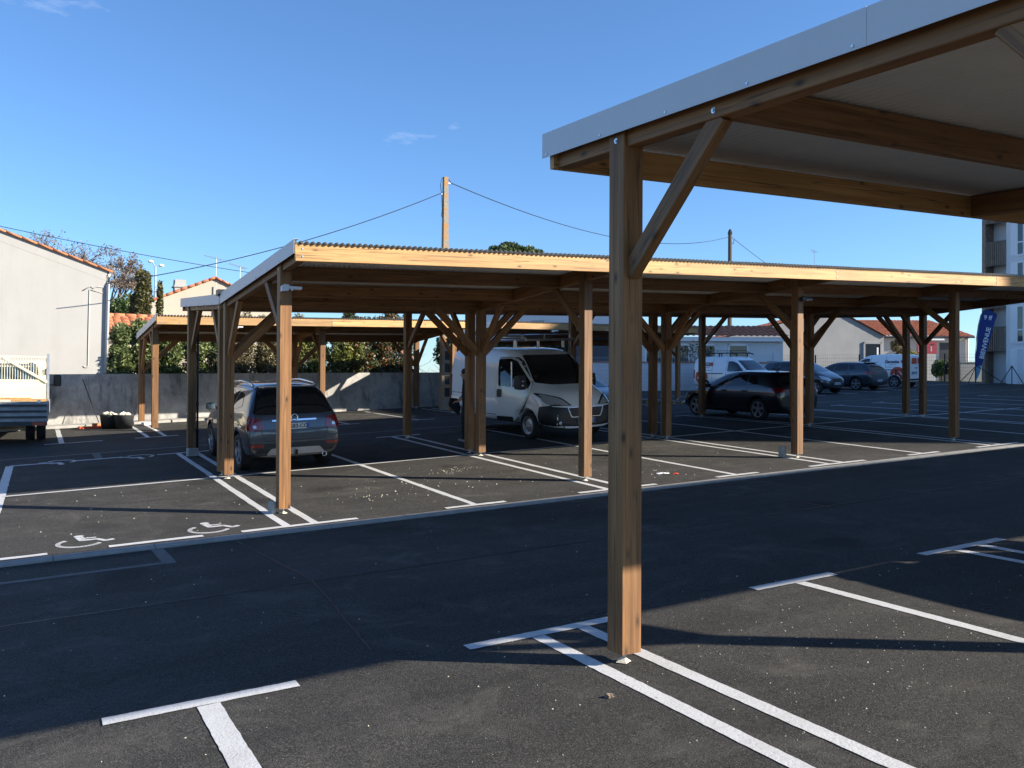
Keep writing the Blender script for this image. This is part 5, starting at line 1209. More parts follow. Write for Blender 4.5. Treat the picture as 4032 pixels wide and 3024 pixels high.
# white gable right behind the wall (left edge of the picture)
def white_house():
    k_ = 29.2/28.3; u1, v0, zb = 2.31*k_, 29.2, .3; ua = -4.3; ze = 1.81+(5.24-1.81)*k_; za = ze+(u1-ua)*.343; u0 = 2*ua-u1
    root = empty('house', (ua, v0, zb), 0, 'large plain white rendered gable with a tiled verge at the left edge', 'house'); org = Vector(root.location)
    mb = MB(); poly = [(u0, zb), (u1, zb), (u1, ze), (ua, za), (u0, ze)]
    mb.prism(poly, v0, v0+11, 'y'); mb.v = [tuple(Vector(p)-org) for p in mb.v]; mb.build('wall', M['render_white'], root)
    # recessed band below the verge
    for s in (1, -1):
        a, b = Vector((ua, v0-.004, za)), Vector((u1 if s > 0 else u0, v0-.004, ze)); dz = Vector((0, 0, -.3))
        MB().add([p-org for p in (a, b, b+dz, a+dz, a+Vector((0, .02, 0)), b+Vector((0, .02, 0)), b+dz+Vector((0, .02, 0)), a+dz+Vector((0, .02, 0)))], [(0, 1, 2, 3), (4, 5, 6, 7), (0, 1, 5, 4), (2, 3, 7, 6), (1, 2, 6, 5)]).build('verge_band', M['render_white'], root)
        e = b+Vector((s*.13, 0, -.045)); up = Vector((0, 0, .09))
        tile_roof('roof', (e.x, v0-.06, e.z+.02), (e.x, v0+11.1, e.z+.02), (ua, v0-.06, za+.02), (ua, v0+11.1, za+.02), M['tile'], root, .24, .03, 17, org)
        # verge tiles, one by one
        L = (b-a).length; n = 17
        for i in range(n):
            p = a.lerp(e, i/n); q = a.lerp(e, (i+1.06)/n); t = MB(); t.tube([p-org+Vector((0, -.04, .035)), q-org+Vector((0, -.04, .026))], [.042, .035], 8); t.build('verge_tile', M['tile'], root, True)
    g = MB(); g.tube([(u1+.1-ua, -.05, ze-zb-.02), (u1+.1-ua, 11, ze-zb-.02)], .06, 8); g.build('gutter', M['galv'], root)
    g = MB(); g.tube([(u1+.07-ua, -.02, ze-zb-.1), (u1+.02-ua, -.06, ze-zb-.45), (u1-.02-ua, -.06, 1.92)], .05, 8); g.build('downpipe', M['trim'], root, True)
    cp = M['trim']
    c = MB(); c.tube([(1.9-ua, -.008, 4.75-zb), (1.88-ua, -.008, 3.6-zb), (1.87-ua, -.008, 2.47-zb), (1.84-ua, -.008, 2.4-zb), (1.78-ua, -.008, 2.4-zb), (1.74-ua, -.008, 2.44-zb)], .018, 6); c.build('conduit', M['render_white'], root, True)
    c = MB(); c.tube([(1.72-ua, -.008, 4.72-zb), (1.92-ua, -.008, 4.86-zb), (2.0-ua, -.008, 4.8-zb), (2.08-ua, -.008, 4.86-zb), (2.29-ua, -.008, 4.85-zb)], .018, 6); c.build('conduit', M['render_white'], root, True)
    c = MB(); c.tube([(1.92-ua, -.008, 4.75-zb), (2.3-ua, -.008, 4.66-zb)], .012, 6); c.build('conduit', M['render_white'], root, True)
white_house()
# low house with an orange roman tiled roof
def tiled_house():
    root = empty('house', (1.5, 36.8, 1.2), 0, 'low cream house with a bright orange tiled roof right of the white gable', 'house'); org = Vector(root.location)
    box_thing(root, 'wall', (-7, .25, -.6), (5.2, 7, 2.52), M['render_cream'])
    tile_roof('roof', (-6, 36.75, 3.78), (6.9, 36.75, 3.78), (-6, 39.2, 4.72), (6.9, 39.2, 4.72), M['tile'], root, .3, .06, 6, org)
    tile_roof('roof', (-6, 41.7, 3.78), (6.9, 41.7, 3.78), (-6, 39.2, 4.72), (6.9, 39.2, 4.72), M['tile'], root, .3, .06, 6, org)
    for i in range(30): t = MB(); t.tube([(-7.5+i*.43, 2.4, 3.56), (-7.5+i*.43+.45, 2.4, 3.55)], [.11, .095], 8); t.build('ridge_tile', M['tile'], root, True)
    g = MB(); g.tube([(-7.4, -.06, 2.56), (5.4, -.06, 2.56)], .06, 8); g.build('gutter', M['galv'], root)
tiled_house()
# cream gable with a squat white chimney
def cream_house():
    v0 = 50; root = empty('house', (9.5, v0, 2.4), 0, 'cream rendered gable house with a squat white chimney', 'house'); org = Vector(root.location)
    mb = MB(); mb.prism([(6.4, 2.0), (12.6, 2.0), (12.6, 6.5), (9.5, 7.82), (6.4, 6.48)], v0, v0+9, 'y'); mb.v = [tuple(Vector(p)-org) for p in mb.v]; mb.build('wall', M['render_cream'], root)
    for s in (1, -1):
        e = 9.5+s*3.3; ze = 7.82-3.3*.43
        tile_roof('roof', (e, v0-.12, ze+.04), (e, v0+9.1, ze+.04), (9.5, v0-.12, 7.88), (9.5, v0+9.1, 7.88), M['tile_red'], root, .26, .05, 8, org)
        for i in range(9):
            a, b = Vector((9.5, v0-.1, 7.9)).lerp(Vector((e, v0-.1, ze+.06)), i/9), Vector((9.5, v0-.1, 7.9)).lerp(Vector((e, v0-.1, ze+.06)), (i+1.06)/9); t = MB(); t.tube([a-org, b-org], [.075, .06], 7); t.build('verge_tile', M['tile_red'], root, True)
    ch = box_thing(root, 'chimney', (7.5-9.5, .6, 4.2), (8.1-9.5, 1.3, 5.1), M['render_white'])
    box_thing(ch, 'chimney_band', (7.44-9.5, .54, 4.92), (8.16-9.5, 1.36, 5.0), M['concrete']); box_thing(ch, 'chimney_cap', (7.52-9.5, .62, 5.1), (8.08-9.5, 1.28, 5.34), M['render_white'])
    box_thing(root, 'annex', (6.1-9.5, -.6, -.4), (6.6-9.5, 3, 3.9), M['render_cream'])
    MB().tube([(-.1, -.05, 2), (-.06, -.05, 5.0)], .03, 5).build('downpipe', M['galv'], root)
cream_house()
def antenna(u, v, z0, z1, label, n=7, tilt=.1):
    root = empty('tv_antenna', (u, v, z0), .5, label, 'antenna'); h = z1-z0
    MB().tube([(0, 0, -.5), (.03, 0, h)], .018, 5).build('mast', M['galv'], root)
    MB().tube([(-.75, 0, h-.02+tilt), (.45, 0, h-.06)], .012, 4).build('boom', M['galv'], root)
    for i in range(n):
        x = -.72+i*1.15/(n-1); MB().tube([(x, -.12-.02*i, h+tilt*(.5-i/n)), (x, .12+.02*i, h+tilt*(.5-i/n))], .007, 4).build('element', M['galv'], root)
antenna(9.55, 50, 7.85, 8.97, 'tall TV antenna on the cream gable')
antenna(10.84, 50, 7.4, 8.6, 'lower TV antenna just right of the cream gable apex', 9, .14)
antenna(52.5, 46, 11.2, 12.35, 'small grid TV antenna peeping over the right end of the long roof', 5, .02)
def lamp_post():
    root = empty('street_lamp', (7.71, 60, 2.5), .2, 'double headed street lamp between the cypress and the cream house', 'street lamp')
    MB().tube([(0, 0, -.3), (0, 0, 7.1)], [.08, .05], 8).build('pole', M['galv'], root)
    for s, dz in ((-1, .22), (1, .02)):
        MB().tube([(0, 0, 7.05), (s*.12, 0, 7.12+dz*.5), (s*.22, 0, 7.14+dz)], .03, 6).build('arm', M['galv'], root)
        me = MB(); me.lathe([(0, -.06), (.09, -.04), (.11, .02), (.06, .09), (0, .1)], 10, 'x'); o = me.build('lamp_head', M['plaster_lump'], root, True, (s*.34, 0, 7.16+dz)); o.scale = (2.1, 1.1, .9)
lamp_post()
# concrete utility pole with lichen, timber pole, cables
def lichen():
    m, nt, b = new_mat('lichened_concrete'); p = worldpos(nt); n = noise(nt, 5, 5, .7, p); n2 = noise(nt, 16, 4, .7, p)
    c = ramp(nt, n2.outputs[0], [(.3, (.2, .18, .14)), (.7, (.34, .31, .25))]).outputs[0]
    c = mixc(nt, ramp(nt, n.outputs[0], [(.48, (0, 0, 0)), (.6, (.8, .8, .8))]).outputs[0], c, (.42, .2, .04)); nt.links.new(c, b.inputs['Base Color']); b.inputs['Roughness'].default_value = .95; return m
M['lichen'] = lichen()
pz = gz(12.8, 27.15)
pole = empty('utility_pole', (12.78, 27.15, pz), 0, 'square concrete utility pole with orange lichen behind the long carport', 'pole')
mb = MB(); mb.add([(-.16, -.12, -.3), (.16, -.12, -.3), (.16, .12, -.3), (-.16, .12, -.3), (-.075, -.07, 8.0), (.075, -.07, 8.0), (.075, .07, 8.0), (-.075, .07, 8.0)], [(0, 1, 2, 3), (4, 5, 6, 7), (0, 1, 5, 4), (1, 2, 6, 5), (2, 3, 7, 6), (3, 0, 4, 7)]); mb.build('shaft', M['lichen'], pole)
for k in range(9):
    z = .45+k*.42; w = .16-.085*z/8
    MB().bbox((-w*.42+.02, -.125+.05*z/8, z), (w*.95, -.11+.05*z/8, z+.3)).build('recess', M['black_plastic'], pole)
MB().tube([(-.08, -.02, 7.98), (-.16, -.02, 7.9), (-.2, -.02, 7.7), (-.15, -.02, 7.35), (-.13, -.02, 6.9), (-.15, -.02, 6.65), (-.12, -.02, 6.6)], .012, 5).build('cable_loop', M['black_plastic'], pole)
MB().tube([(.05, -.02, 7.98), (.16, -.02, 7.88), (.24, -.02, 7.78)], .012, 5).build('cable_loop', M['black_plastic'], pole)
MB().box((-.12, 0, 7.4), (.1, .06, .03)).build('cable_clamp', M['galv'], pole); MB().box((.13, 0, 7.8), (.12, .05, .03)).build('cable_clamp', M['galv'], pole)
p2 = empty('utility_pole', (42.97, 45, 2.2), 0, 'slim dark timber utility pole above the long roof', 'pole')
MB().tube([(0, 0, -.3), (0, 0, 10.45)], [.17, .13], 8).build('shaft', M['bark'], p2); MB().lathe([(.15, 10.4), (.16, 10.55), (.08, 10.75), (0, 10.8)], 8).build('cap', M['dark_metal'], p2)
MB().tube([(.1, 0, 10.2), (.2, 0, 9.75), (.32, 0, 9.8), (.38, 0, 10.1)], .02, 5).build('cable_loop', M['black_plastic'], p2)
def cable(a, b, sag, r, label, n=24):
    a, b = Vector(a), Vector(b); pts = [a.lerp(b, i/n)-Vector((0, 0, sag*4*(i/n)*(1-i/n))) for i in range(n+1)]; org = a.copy()
    o = MB().tube([p-org for p in pts], r, 5).build('cable', M['dark_metal'], None, False, org); return tag(o, label, 'cable')
cable((12.6, 27.1, pz+7.42), (2.25, 28.2, 4.85), .35, .014, 'overhead cable sagging from the concrete pole to the white gable')
cable((13.0, 27.1, pz+7.8), (42.9, 45, 12.45), 1.15, .016, 'overhead cable running between the concrete pole and the timber pole')
cable((43.1, 45, 12.45), (54, 49, 10.2), .1, .018, 'overhead cable leaving the timber pole to the right')
cable((-2, 58, 11.2), (18, 58, 9.0), .25, .02, 'faint distant cable between the bare trees and the long roof')

# ---- right hand background
def grey_gable():
    # gable wall facing the aisle, in shade
    a, b = Vector((37.0, 41.9)), Vector((48.5, 36.85)); d = (b-a).normalized(); L = (b-a).length
    root = empty('house', (a.x, a.y, 2.0), math.atan2(d.y, d.x), 'pale grey rendered gable building in shade behind the parked cars', 'house')
    mb = MB(); mb.prism([(0, -.5), (L, -.5), (L, 3.3), (L*.74, 4.95), (0, 2.6)], 0, 8, 'y'); mb.build('wall', M['render_grey'], root)
    tile_roof('roof', (L+.1, -.12, 3.27), (L+.1, 8, 3.27), (L*.74, -.12, 4.97), (L*.74, 8, 4.97), M['tile_red'], root, .28, .05, 8)
    tile_roof('roof', (-.1, 8, 2.6), (-.1, -.12, 2.6), (L*.74, 8, 4.97), (L*.74, -.12, 4.97), M['tile_red'], root, .28, .05, 8)
    w = MB().bbox((L-1.3, -.04, .2), (L-.25, .02, 2.8)).build('window', M['win_glass'], root)
    for lo, hi in (((L-1.4, -.07, .1), (L-1.28, .0, 2.95)), ((L-.27, -.07, .1), (L-.17, .0, 2.95)), ((L-1.4, -.07, 2.82), (L-.17, .0, 2.95))): box_thing(w, 'window_frame', lo, hi, M['render_grey'])
    box_thing(w, 'curtain', (L-.5, -.05, .3), (L-.38, -.045, 2.6), M['white_paint'])
grey_gable()
def white_annex():
    a, b = Vector((26.3, 37.95)), Vector((35.2, 32.9)); d = (b-a).normalized(); L = (b-a).length
    root = empty('house', (a.x, a.y, 1.4), math.atan2(d.y, d.x), 'low white house with tall windows behind the wire mesh fence', 'house')
    box_thing(root, 'wall', (0, 0, -.5), (L, 6, 3.2), M['render_bright'])
    tile_roof('roof', (-.2, -.4, 3.2), (L+.2, -.4, 3.2), (-.2, 3, 4.0), (L+.2, 3, 4.0), M['tile_red'], root, .3, .05, 7)
    box_thing(root, 'fascia', (-.1, -.3, 2.98), (L, -.1, 3.2), M['white_paint'])
    for i, x in enumerate((1.6, 3.0, 4.3, 5.7, 7.4)):
        w = box_thing(root, 'window', (x, -.05, 1.0), (x+.9, .0, 2.75), M['win_glass'])
        for lo, hi in (((x-.08, -.09, .9), (x, -.0, 2.85)), ((x+.9, -.09, .9), (x+.98, -.0, 2.85)), ((x-.08, -.09, 2.75), (x+.98, -.0, 2.85))): box_thing(w, 'window_frame', lo, hi, M['white_paint'])
white_annex()
def dark_office():
    root = empty('office_building', (20.6, 41.1, 1.8), math.atan2(-.5, .866), 'dark clad building with part of a white shop name seen over the van rack', 'building')
    box_thing(root, 'wall', (0, 0, -.5), (8.0, 5, 4.2), M['render_bright'])
    box_thing(root, 'dark_fascia', (-.02, -.08, 1.2), (8.0, 0, 2.68), flat('slate_cladding', (.05, .055, .07), .5, 0, .15, 3))
    for x in (2.6, 3.1, 4.2): box_thing(root, 'window', (x, -.05, 2.75), (x+.28, 0, 3.3), M['win_glass'])
    for x in (2.75, 3.9): box_thing(root, 'cladding_joint', (x, -.1, 1.2), (x+.03, -.07, 2.66), M['trim'])
    text_obj('lettering', 'Tr', .36, M['print_white'], root, frame_mat(Vector((3.0, -.1, 2.5)), (1, 0, 0), (0, 0, 1)), .01, .008, 'LEFT')
    box_thing(root, 'grey_panel', (3.42, -.4, -.4), (4.1, -.12, 3.6), M['render_grey'])
dark_office()
def rendered_fence_wall():
    a, b = Vector((24.6, 35.45)), Vector((32.6, 30.95)); d = (b-a).normalized(); L = (b-a).length
    root = empty('garden_wall', (a.x, a.y, 1.42), math.atan2(d.y, d.x), 'white garden wall with a brick red coping behind the wire fence', 'wall')
    box_thing(root, 'wall', (0, 0, -.4), (L, .2, 1.72), M['render_bright']); 
    n = 26
    for i in range(n): box_thing(root, 'coping_tile', (L*i/n+.01, -.05, 1.72), (L*(i+1)/n-.005, .25, 1.78), M['tile_red'])
rendered_fence_wall()
def mesh_fence(label, p0, p1, z0, h, mat, posts, grid=.1, r=.0028):
    a, b = Vector(p0), Vector(p1); d = (b-a).normalized(); L = (b-a).length
    root = empty('mesh_fence', (a.x, a.y, z0), math.atan2(d.y, d.x), label, 'fence')
    for i in range(posts):
        x = L*i/(posts-1); g = gz(a.x+d.x*x, a.y+d.y*x)-z0
        MB().bbox((x-.03, -.03, g-.1), (x+.03, .03, g+h+.06)).build('fence_post', mat, root)
        if i < posts-1:
            x2 = L*(i+1)/(posts-1); mb = MB(); n = int((x2-x)/grid); g2 = gz(a.x+d.x*x2, a.y+d.y*x2)-z0
            for k in range(n+1):
                xx = x+(x2-x)*k/n; gg_ = g+(g2-g)*k/n; mb.tube([(xx, 0, gg_+.05), (xx, 0, gg_+h)], r, 3, 0, False)
            for z in [.06+.2*k for k in range(int(h/.2)+1)]: mb.tube([(x, 0, g+z), (x2, 0, g2+z)], r*1.2, 3, 0, False)
            o = mb.build('mesh_panel', mat, root); o['kind'] = 'stuff'
M['fence_white'] = flat('pale_fence_wire', (.5, .52, .53), .5, .2, .05); M['fence_green'] = flat('dark_green_fence', (.02, .035, .03), .5, .2, .1)
mesh_fence('pale wire mesh fence in front of the white garden wall', (20.6, 37.0), (32.0, 30.55), 1.2, 1.75, M['fence_white'], 6, .11, .005)
mesh_fence('dark green wire fence along the lawn by the red roofed house', (34.6, 36.6), (50.2, 31.1), 1.7, 1.6, M['fence_green'], 7, .12, .004)
def red_house():
    a = Vector((61.3, 54.7)); d = Vector((.872, -.49)).normalized(); rz = math.atan2(d.y, d.x); L = 15.0
    root = empty('house', (a.x, a.y, 2.4), rz, 'white house with a long red tiled roof in sun at far right', 'house')
    box_thing(root, 'wall', (0, 0, -.6), (L-.3, 7, 4.3), M['render_white'])
    tile_roof('roof', (-.3, -.35, 4.26), (L, -.35, 4.26), (-.3, 3.2, 5.95), (L-2.4, 3.2, 5.95), M['tile_red'], root, .34, .085, 8)
    tile_roof('roof', (L, -.35, 4.26), (L, 7.2, 4.26), (L-2.4, 3.2, 5.95), (L-2.4, 3.3, 5.95), M['tile_red'], root, .34, .085, 8)
    MB().tube([(-.3, -.4, 4.22), (L, -.4, 4.22)], .08, 6).build('gutter', M['dark_metal'], root)
    MB().tube([(L-.45, -.1, 4.2), (L-.45, -.1, -.4)], .07, 6).build('downpipe', M['galv'], root)
    box_thing(root, 'garage_opening', (12.05, -.06, -.3), (13.1, .0, 3.75), M['black_plastic'])
    box_thing(root, 'canopy', (10.1, -.8, 3.92), (12.1, -.05, 4.06), M['white_paint'])
red_house()
def red_sign():
    root = empty('shop_sign', (55.7, 39.6, 2.6), math.atan2(-.49, .872), 'red notice board with white lines of print by the red roofed house', 'sign')
    box_thing(root, 'board', (0, 0, 1.86), (1.42, .06, 2.72), flat('crimson_board', (.3, .018, .035), .5, 0, .06))
    for x in (.06, 1.3): box_thing(root, 'sign_leg', (x, .07, -.5), (x+.06, .13, 2.7), M['galv'])
    for k in range(5): box_thing(root, 'print_line', (.1, -.008, 2.36-.09*k), (.66-.06*(k % 2), 0, 2.395-.09*k), M['print_white'])
    for k in range(4): box_thing(root, 'bullet', (.98, -.008, 2.33-.09*k), (1.07, 0, 2.37-.09*k), M['print_white'])
    text_obj('lettering', 'P', .22, M['print_white'], root, frame_mat(Vector((.5, -.01, 2.55)), (1, 0, 0), (0, 0, 1)), .003)
    box_thing(root, 'emblem_plate', (1.0, -.01, 2.5), (1.25, 0, 2.58), M['print_black'])
red_sign()
strip('lawn', [(47, 36.2), (51, 34.2), (56, 31.6)], 2.6, M['grass'], .02, .4, .02).name = 'lawn'
bpy.data.objects['lawn']['kind'] = 'structure'
gw = empty('garden_wall', (51.3, 32.95, gz(48, 32.5)), math.atan2(-.5, .86), 'low grey rendered wall left of the blue banner', 'wall')
box_thing(gw, 'wall', (-.45, 0, -.3), (2.6, .2, 1.2), M['render_grey']); box_thing(gw, 'coping', (-.47, -.03, 1.2), (2.62, .23, 1.25), M['concrete'])

# ---- apartment block on the right
def apartments():
    U, v1, v0, H = 46.9, 29.3, -13.0, 19.6; zb = 2.0; fl = 2.36
    root = empty('apartment_block', (U, v1, zb), 0, 'tall white apartment block with slatted timber balconies at the right edge', 'building')
    Y = lambda v: v-v1
    WH = M['render_bright']; TB = M['wood_grey']
    vb = 27.93     # corner of the white front, balconies between vb and v1
    box_thing(root, 'wall', (0, Y(v0), -1), (6, Y(vb), H), WH)
    box_thing(root, 'balcony_back_wall', (.9, Y(vb)-.0, -1), (6, Y(v1)-.05, H), WH)
    box_thing(root, 'corner_post', (-.02, Y(v1)-.2, -1), (.2, Y(v1), H), TB); box_thing(root, 'side_screen', (.2, Y(v1)-.12, -1), (.9, Y(v1), H), TB)
    for k in range(8):
        z = .0+fl*k
        if k: 
            box_thing(root, 'balcony_slab', (.05, Y(vb)+.003, z-.22), (.9, Y(v1)-.2, z), WH)
            bal = box_thing(root, 'balcony_rail', (.04, Y(vb)+.02, z+.92), (.09, Y(v1)-.2, z+.97), TB)
            n = 11
            for i in range(n):
                y = Y(vb)+.05+(v1-vb-.3)*i/(n-1); box_thing(bal, 'slat', (-.03, y-.035, z-.34), (.035, y+.025, z+1.02), TB)
        d = box_thing(root, 'balcony_door', (.86, Y(vb)+.05, z+.02), (.9, Y(vb)+.3, z+2.0), M['win_glass']); box_thing(d, 'door_frame', (.84, Y(vb)+.3, z+.02), (.91, Y(vb)+.42, z+2.06), M['render_grey'])
        # windows set deep in the white front
        for v in (27.35, 24.6, 21.5, 18, 14.5, 11, 7.5, 4, .5, -3, -6.5):
            zz = z+(.05 if k == 0 else .0); 
            w = box_thing(root, 'window', (-.012, Y(v)-.34, zz+.15), (.0, Y(v)-.06, zz+2.02), M['win_glass'] if k or v < 27 else M['render_bright'])
            for lo, hi in (((-.015, Y(v)+.0, zz+.1), (.0, Y(v)+.34, zz+2.1)), ((-.035, Y(v)-.4, zz+.08), (.0, Y(v)-.34, zz+2.1)), ((-.035, Y(v)-.06, zz+.08), (.0, Y(v)-.003, zz+2.1)), ((-.035, Y(v)-.34, zz+2.02), (.0, Y(v)-.06, zz+2.1)), ((-.045, Y(v)-.4, zz+.03), (.0, Y(v)+.0, zz+.08)), ((-.03, Y(v)-.34, zz+.75), (.0, Y(v)-.06, zz+.82))): box_thing(w, 'window_frame', lo, hi, M['render_grey'] if lo[1] > Y(v) else M['white_paint'])
    box_thing(root, 'parapet', (-.1, Y(v0)-.1, H), (6.1, Y(v1)+.05, H+.4), M['trim'])
apartments()
# blue feather banner
def banner():
    base = Vector((45.5, 28.75, gz(45.5, 28.75))); rz = math.atan2(-.52, .855)
    root = empty('feather_banner', base, rz, 'blue feather banner reading BIENVENUE in front of the apartment block', 'banner')
    # local x to the right in view, z up, cloth about 4.1 high
    edge = [(0, .95), (.0, 1.6), (.05, 2.5), (.14, 3.2), (.27, 3.75), (.42, 4.0), (.62, 4.08), (.85, 4.0), (1.05, 3.85), (1.12, 3.75)]
    right = [(1.12, 3.75), (.98, 3.35), (.82, 2.7), (.6, 1.95), (.42, 1.4), (.32, 1.08), (.3, 1.05)]
    mb = MB(); poly = edge+right[1:]; mb.prism(poly, -.006, .006, 'y'); mb.build('cloth', flat('royal_blue_cloth', (.012, .035, .2), .7, 0, .1, 3), root)
    mb = MB(); mb.prism([(0, .95), (.3, 1.05), (.2, .62), (.06, .3), (.0, .2)], -.006, .006, 'y'); mb.build('cloth_tail', flat('pale_blue_cloth', (.1, .28, .42), .7, 0, .1, 3), root)
    MB().tube([(-.03, 0, 0)]+[(x-.03, 0, z) for x, z in edge], [.03]*3+[.022]*4+[.015]*4, 6).build('pole', M['black_plastic'], root)
    ax = Vector((.235, 0, 1)).normalized()
    text_obj('lettering', 'BIENVENUE', .34, M['print_white'], root, frame_mat(Vector((.49, -.01, 2.24)), ax, Vector((-1, 0, .235))), .001, .006)
    text_obj('lettering', '9 ff', .34, M['print_white'], root, frame_mat(Vector((.62, -.01, 3.62)), (1, 0, -.1), (.1, 0, 1)), .001, .006)
    for x in (-.95, 1.55): MB().tube([(0, 0, 1.0), (x, 0, .03)], .022, 6).build('leg', M['black_plastic'], root)
    MB().tube([(0, 0, 1.0), (0, .9, .03)], .022, 6).build('leg', M['black_plastic'], root)
banner()
b2 = empty('banner_stand', (46.2, 27.2, gz(46, 27.2)), math.atan2(-.52, .855), 'dark splayed stand leg at the foot of the white block, right edge', 'stand')
for x in (-.62, .62): MB().tube([(0, 0, 1.0), (x, 0, .03)], .022, 6).build('leg', M['black_plastic'], b2)
MB().tube([(0, 0, .02), (0, 0, 1.02)], .025, 6).build('pole', M['black_plastic'], b2)

# ------------------------------------------------------------------ small things on the lot
def tub(u, v, label, r=.25, h=.36):
    root = empty('builders_tub', (u, v, gz(u, v)), 0, label, 'bucket', 'builders tubs by the wall')
    MB().lathe([(0, .01), (r*.8, .01), (r*.82, 0), (r, h), (r*1.05, h+.015), (r*1.02, h-.01), (r*.97, h-.02), (r*.78, .04), (0, .04)], 24).build('shell', flat('grey_rubber', (.045, .047, .05), .65, 0, .3, 5), root, True)
    for s in (1, -1): MB().tube([(s*r, -.08, h), (s*(r+.05), -.06, h+.05), (s*(r+.05), .06, h+.05), (s*r, .08, h)], .014, 6).build('handle', M['black_plastic'], root)
    rnd = random.Random(int(u*100)); 
    for i in range(9):
        me = bpy.data.meshes.new('rubble'); bm = bmesh.new(); bmesh.ops.create_icosphere(bm, subdivisions=1, radius=rnd.uniform(.05, .1))
        for q in bm.verts: q.co = Vector((q.co.x*rnd.uniform(.7, 1.3), q.co.y*rnd.uniform(.7, 1.3), q.co.z*rnd.uniform(.5, .9)))
        bm.to_mesh(me); bm.free(); me.materials.append(M['plaster_lump']); o = bpy.data.objects.new('rubble', me); link(o, root); o.location = (rnd.uniform(-.14, .14), rnd.uniform(-.14, .14), h-.02+rnd.uniform(0, .07))
tub(2.18, 25.62, 'black rubber tub heaped with rubble, left of the pair by the wall'); tub(2.5, 25.3, 'grey dusty rubber tub, right of the pair by the wall')
br = empty('broom', (1.98, 26.2, gz(2, 26.2)), .3, 'long handled broom leaning on the concrete wall left of the tubs', 'broom')
MB().tube([(0, 0, .06), (-.12, .9, 1.32)], .013, 6).build('handle', M['dark_metal'], br); MB().box((0, 0, .09), (.4, .06, .05)).build('head', M['wood_pale'], br); MB().box((0, 0, .035), (.39, .05, .07)).build('bristles', M['print_red'], br)
for (u, v, s, mt, lab) in ((1.75, 25.95, (.62, .2, .05), 'print_red', 'red edged board lying on the ground by the broom'), (3.22, 26.3, (.3, .25, .07), 'print_white', 'crumpled white and blue wrapping at the foot of the wall carport post')):
    o = MB().box((0, 0, s[2]/2), s).build('board' if mt == 'print_red' else 'wrapping', M[mt], None, False, (u, v, gz(u, v))); o.rotation_euler = (0, 0, .2); tag(o, lab, 'board' if mt == 'print_red' else 'litter')
    if mt == 'print_red': MB().box((0, 0, s[2]+.004), (s[0]*.96, s[1]*.9, .006)).build('top_face', M['wood_pale'], o)
def pallet(u, v, rz):
    root = empty('pallet', (u, v, gz(u, v)), rz, 'wooden pallet lying between the carport posts in the shaded aisle', 'pallet')
    for i in range(7): box_thing(root, 'plank', (-.55, -.42+i*.13, .115), (.55, -.34+i*.13, .135), M['wood_grey'])
    for y in (-.38, 0, .38):
        for x in (-.48, 0, .48): box_thing(root, 'block', (x-.05, y-.045, .02), (x+.05, y+.045, .112), M['wood_pale'])
        box_thing(root, 'runner', (-.55, y-.05, 0), (.55, y+.05, .019), M['wood_grey'])
pallet(20.6, 24.9, .15)
def crumple(name, u, v, r, h, mat, label, cat, seed):
    rnd = random.Random(seed); me = bpy.data.meshes.new(name); bm = bmesh.new(); bmesh.ops.create_icosphere(bm, subdivisions=3, radius=1)
    for q in bm.verts:
        n = 1+.22*math.sin(q.co.x*7+seed)+.2*math.sin(q.co.y*9+q.co.z*6)+rnd.uniform(-.08, .08); q.co = Vector((q.co.x*r*n, q.co.y*r*.7*n, max(0, q.co.z)*h*n))
    bm.to_mesh(me); bm.free(); me.materials.append(mat); o = link(bpy.data.objects.new(name, me)); o.location = (u, v, gz(u, v)); return tag(o, label, cat)
crumple('plastic_wrap', 19.2, 25.7, .3, .8, M['print_white'], 'heap of crumpled white plastic beside a shaded carport post', 'litter', 3)
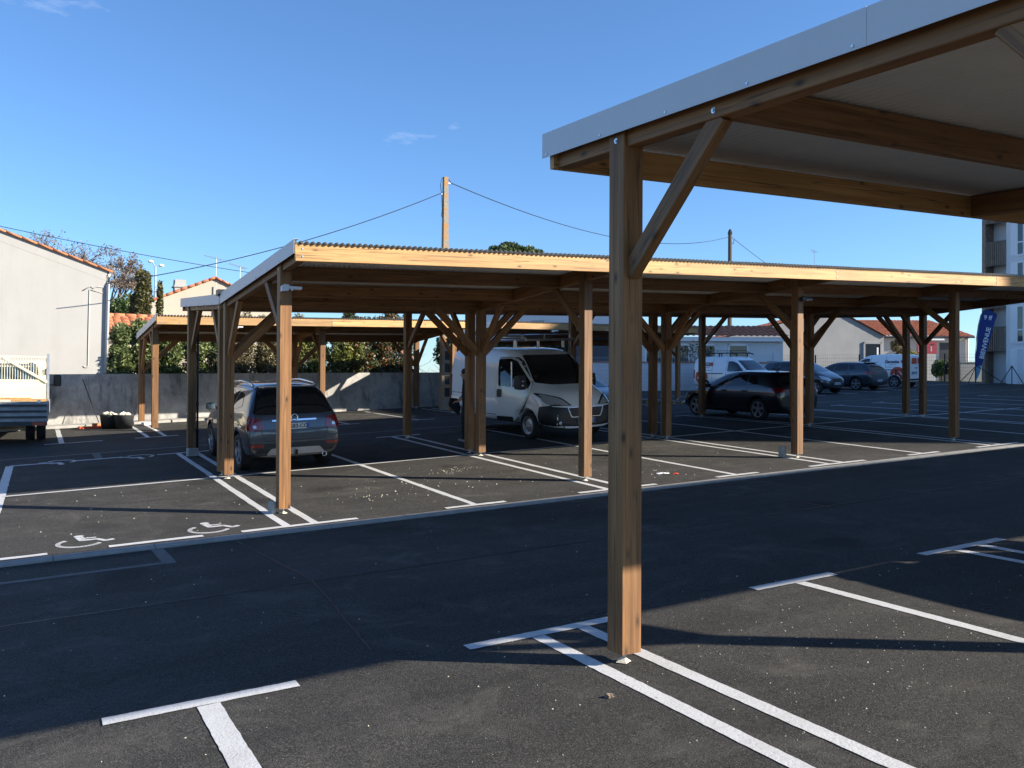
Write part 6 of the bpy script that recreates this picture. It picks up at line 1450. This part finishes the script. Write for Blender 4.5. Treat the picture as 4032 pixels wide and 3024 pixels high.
crumple('plastic_wrap', 21.7, 24.6, .4, .12, M['print_white'], 'flat scrap of white plastic right of the pallet', 'litter', 5)
crumple('litter', 9.35, 11.35, .11, .02, M['print_white'], 'scrap of white and red packaging right of the second sunlit front post', 'litter', 8)
crumple('litter', 9.5, 11.2, .05, .02, M['print_red'], 'tiny red scrap of packaging on the sunlit stalls', 'litter', 9)
crumple('litter', 2.95, 4.05, .03, .02, M['leaf_brown'], 'small dry leaf on the lane side stalls', 'leaf', 10)
crumple('litter', 1.62, 3.42, .03, .03, M['plaster_lump'], 'small crumb of cream mortar at the bottom edge of the picture', 'litter', 12)
# grit and plaster crumbs scattered on the asphalt
def grit():
    rnd = random.Random(5); mb = MB()
    def stone(u, v, s):
        z = gz(u, v); k = [(u+s*rnd.uniform(.6, 1.2)*math.cos(a), v+s*rnd.uniform(.6, 1.2)*math.sin(a), z+.001) for a in (0, 1.6, 3.1, 4.7)]; t = (u+rnd.uniform(-.3, .3)*s, v+rnd.uniform(-.3, .3)*s, z+s*rnd.uniform(.7, 1.2))
        mb.add(k+[t], [(0, 1, 4), (1, 2, 4), (2, 3, 4), (3, 0, 4)])
    for _ in range(200): stone(rnd.uniform(.2, 8), rnd.uniform(2.2, 5.6), rnd.choice((.003, .003, .004, .005, .007)))
    for _ in range(140): stone(rnd.gauss(4.7, .7), rnd.gauss(3.7, .55), rnd.choice((.003, .005, .006, .007)))
    for _ in range(60): stone(rnd.uniform(-1, 7), rnd.uniform(5.5, 10), rnd.choice((.004, .006, .008)))
    for _ in range(130): stone(rnd.uniform(-1, 13), rnd.uniform(10.7, 14.6), rnd.choice((.006, .008, .011)))
    for cu, cv, n, s in ((6.6, 13.6, 40, .25), (5.4, 12.3, 26, .6), (4.6, 11.9, 22, .4), (9.2, 11.6, 14, .5)):
        for _ in range(n): stone(rnd.gauss(cu, s), rnd.gauss(cv, s*.6), rnd.choice((.007, .01, .013)))
    o = mb.build('scattered_grit', M['plaster_lump']); tag(o, 'scattered pale grit and plaster crumbs on the asphalt', 'grit', kind='stuff')
grit()
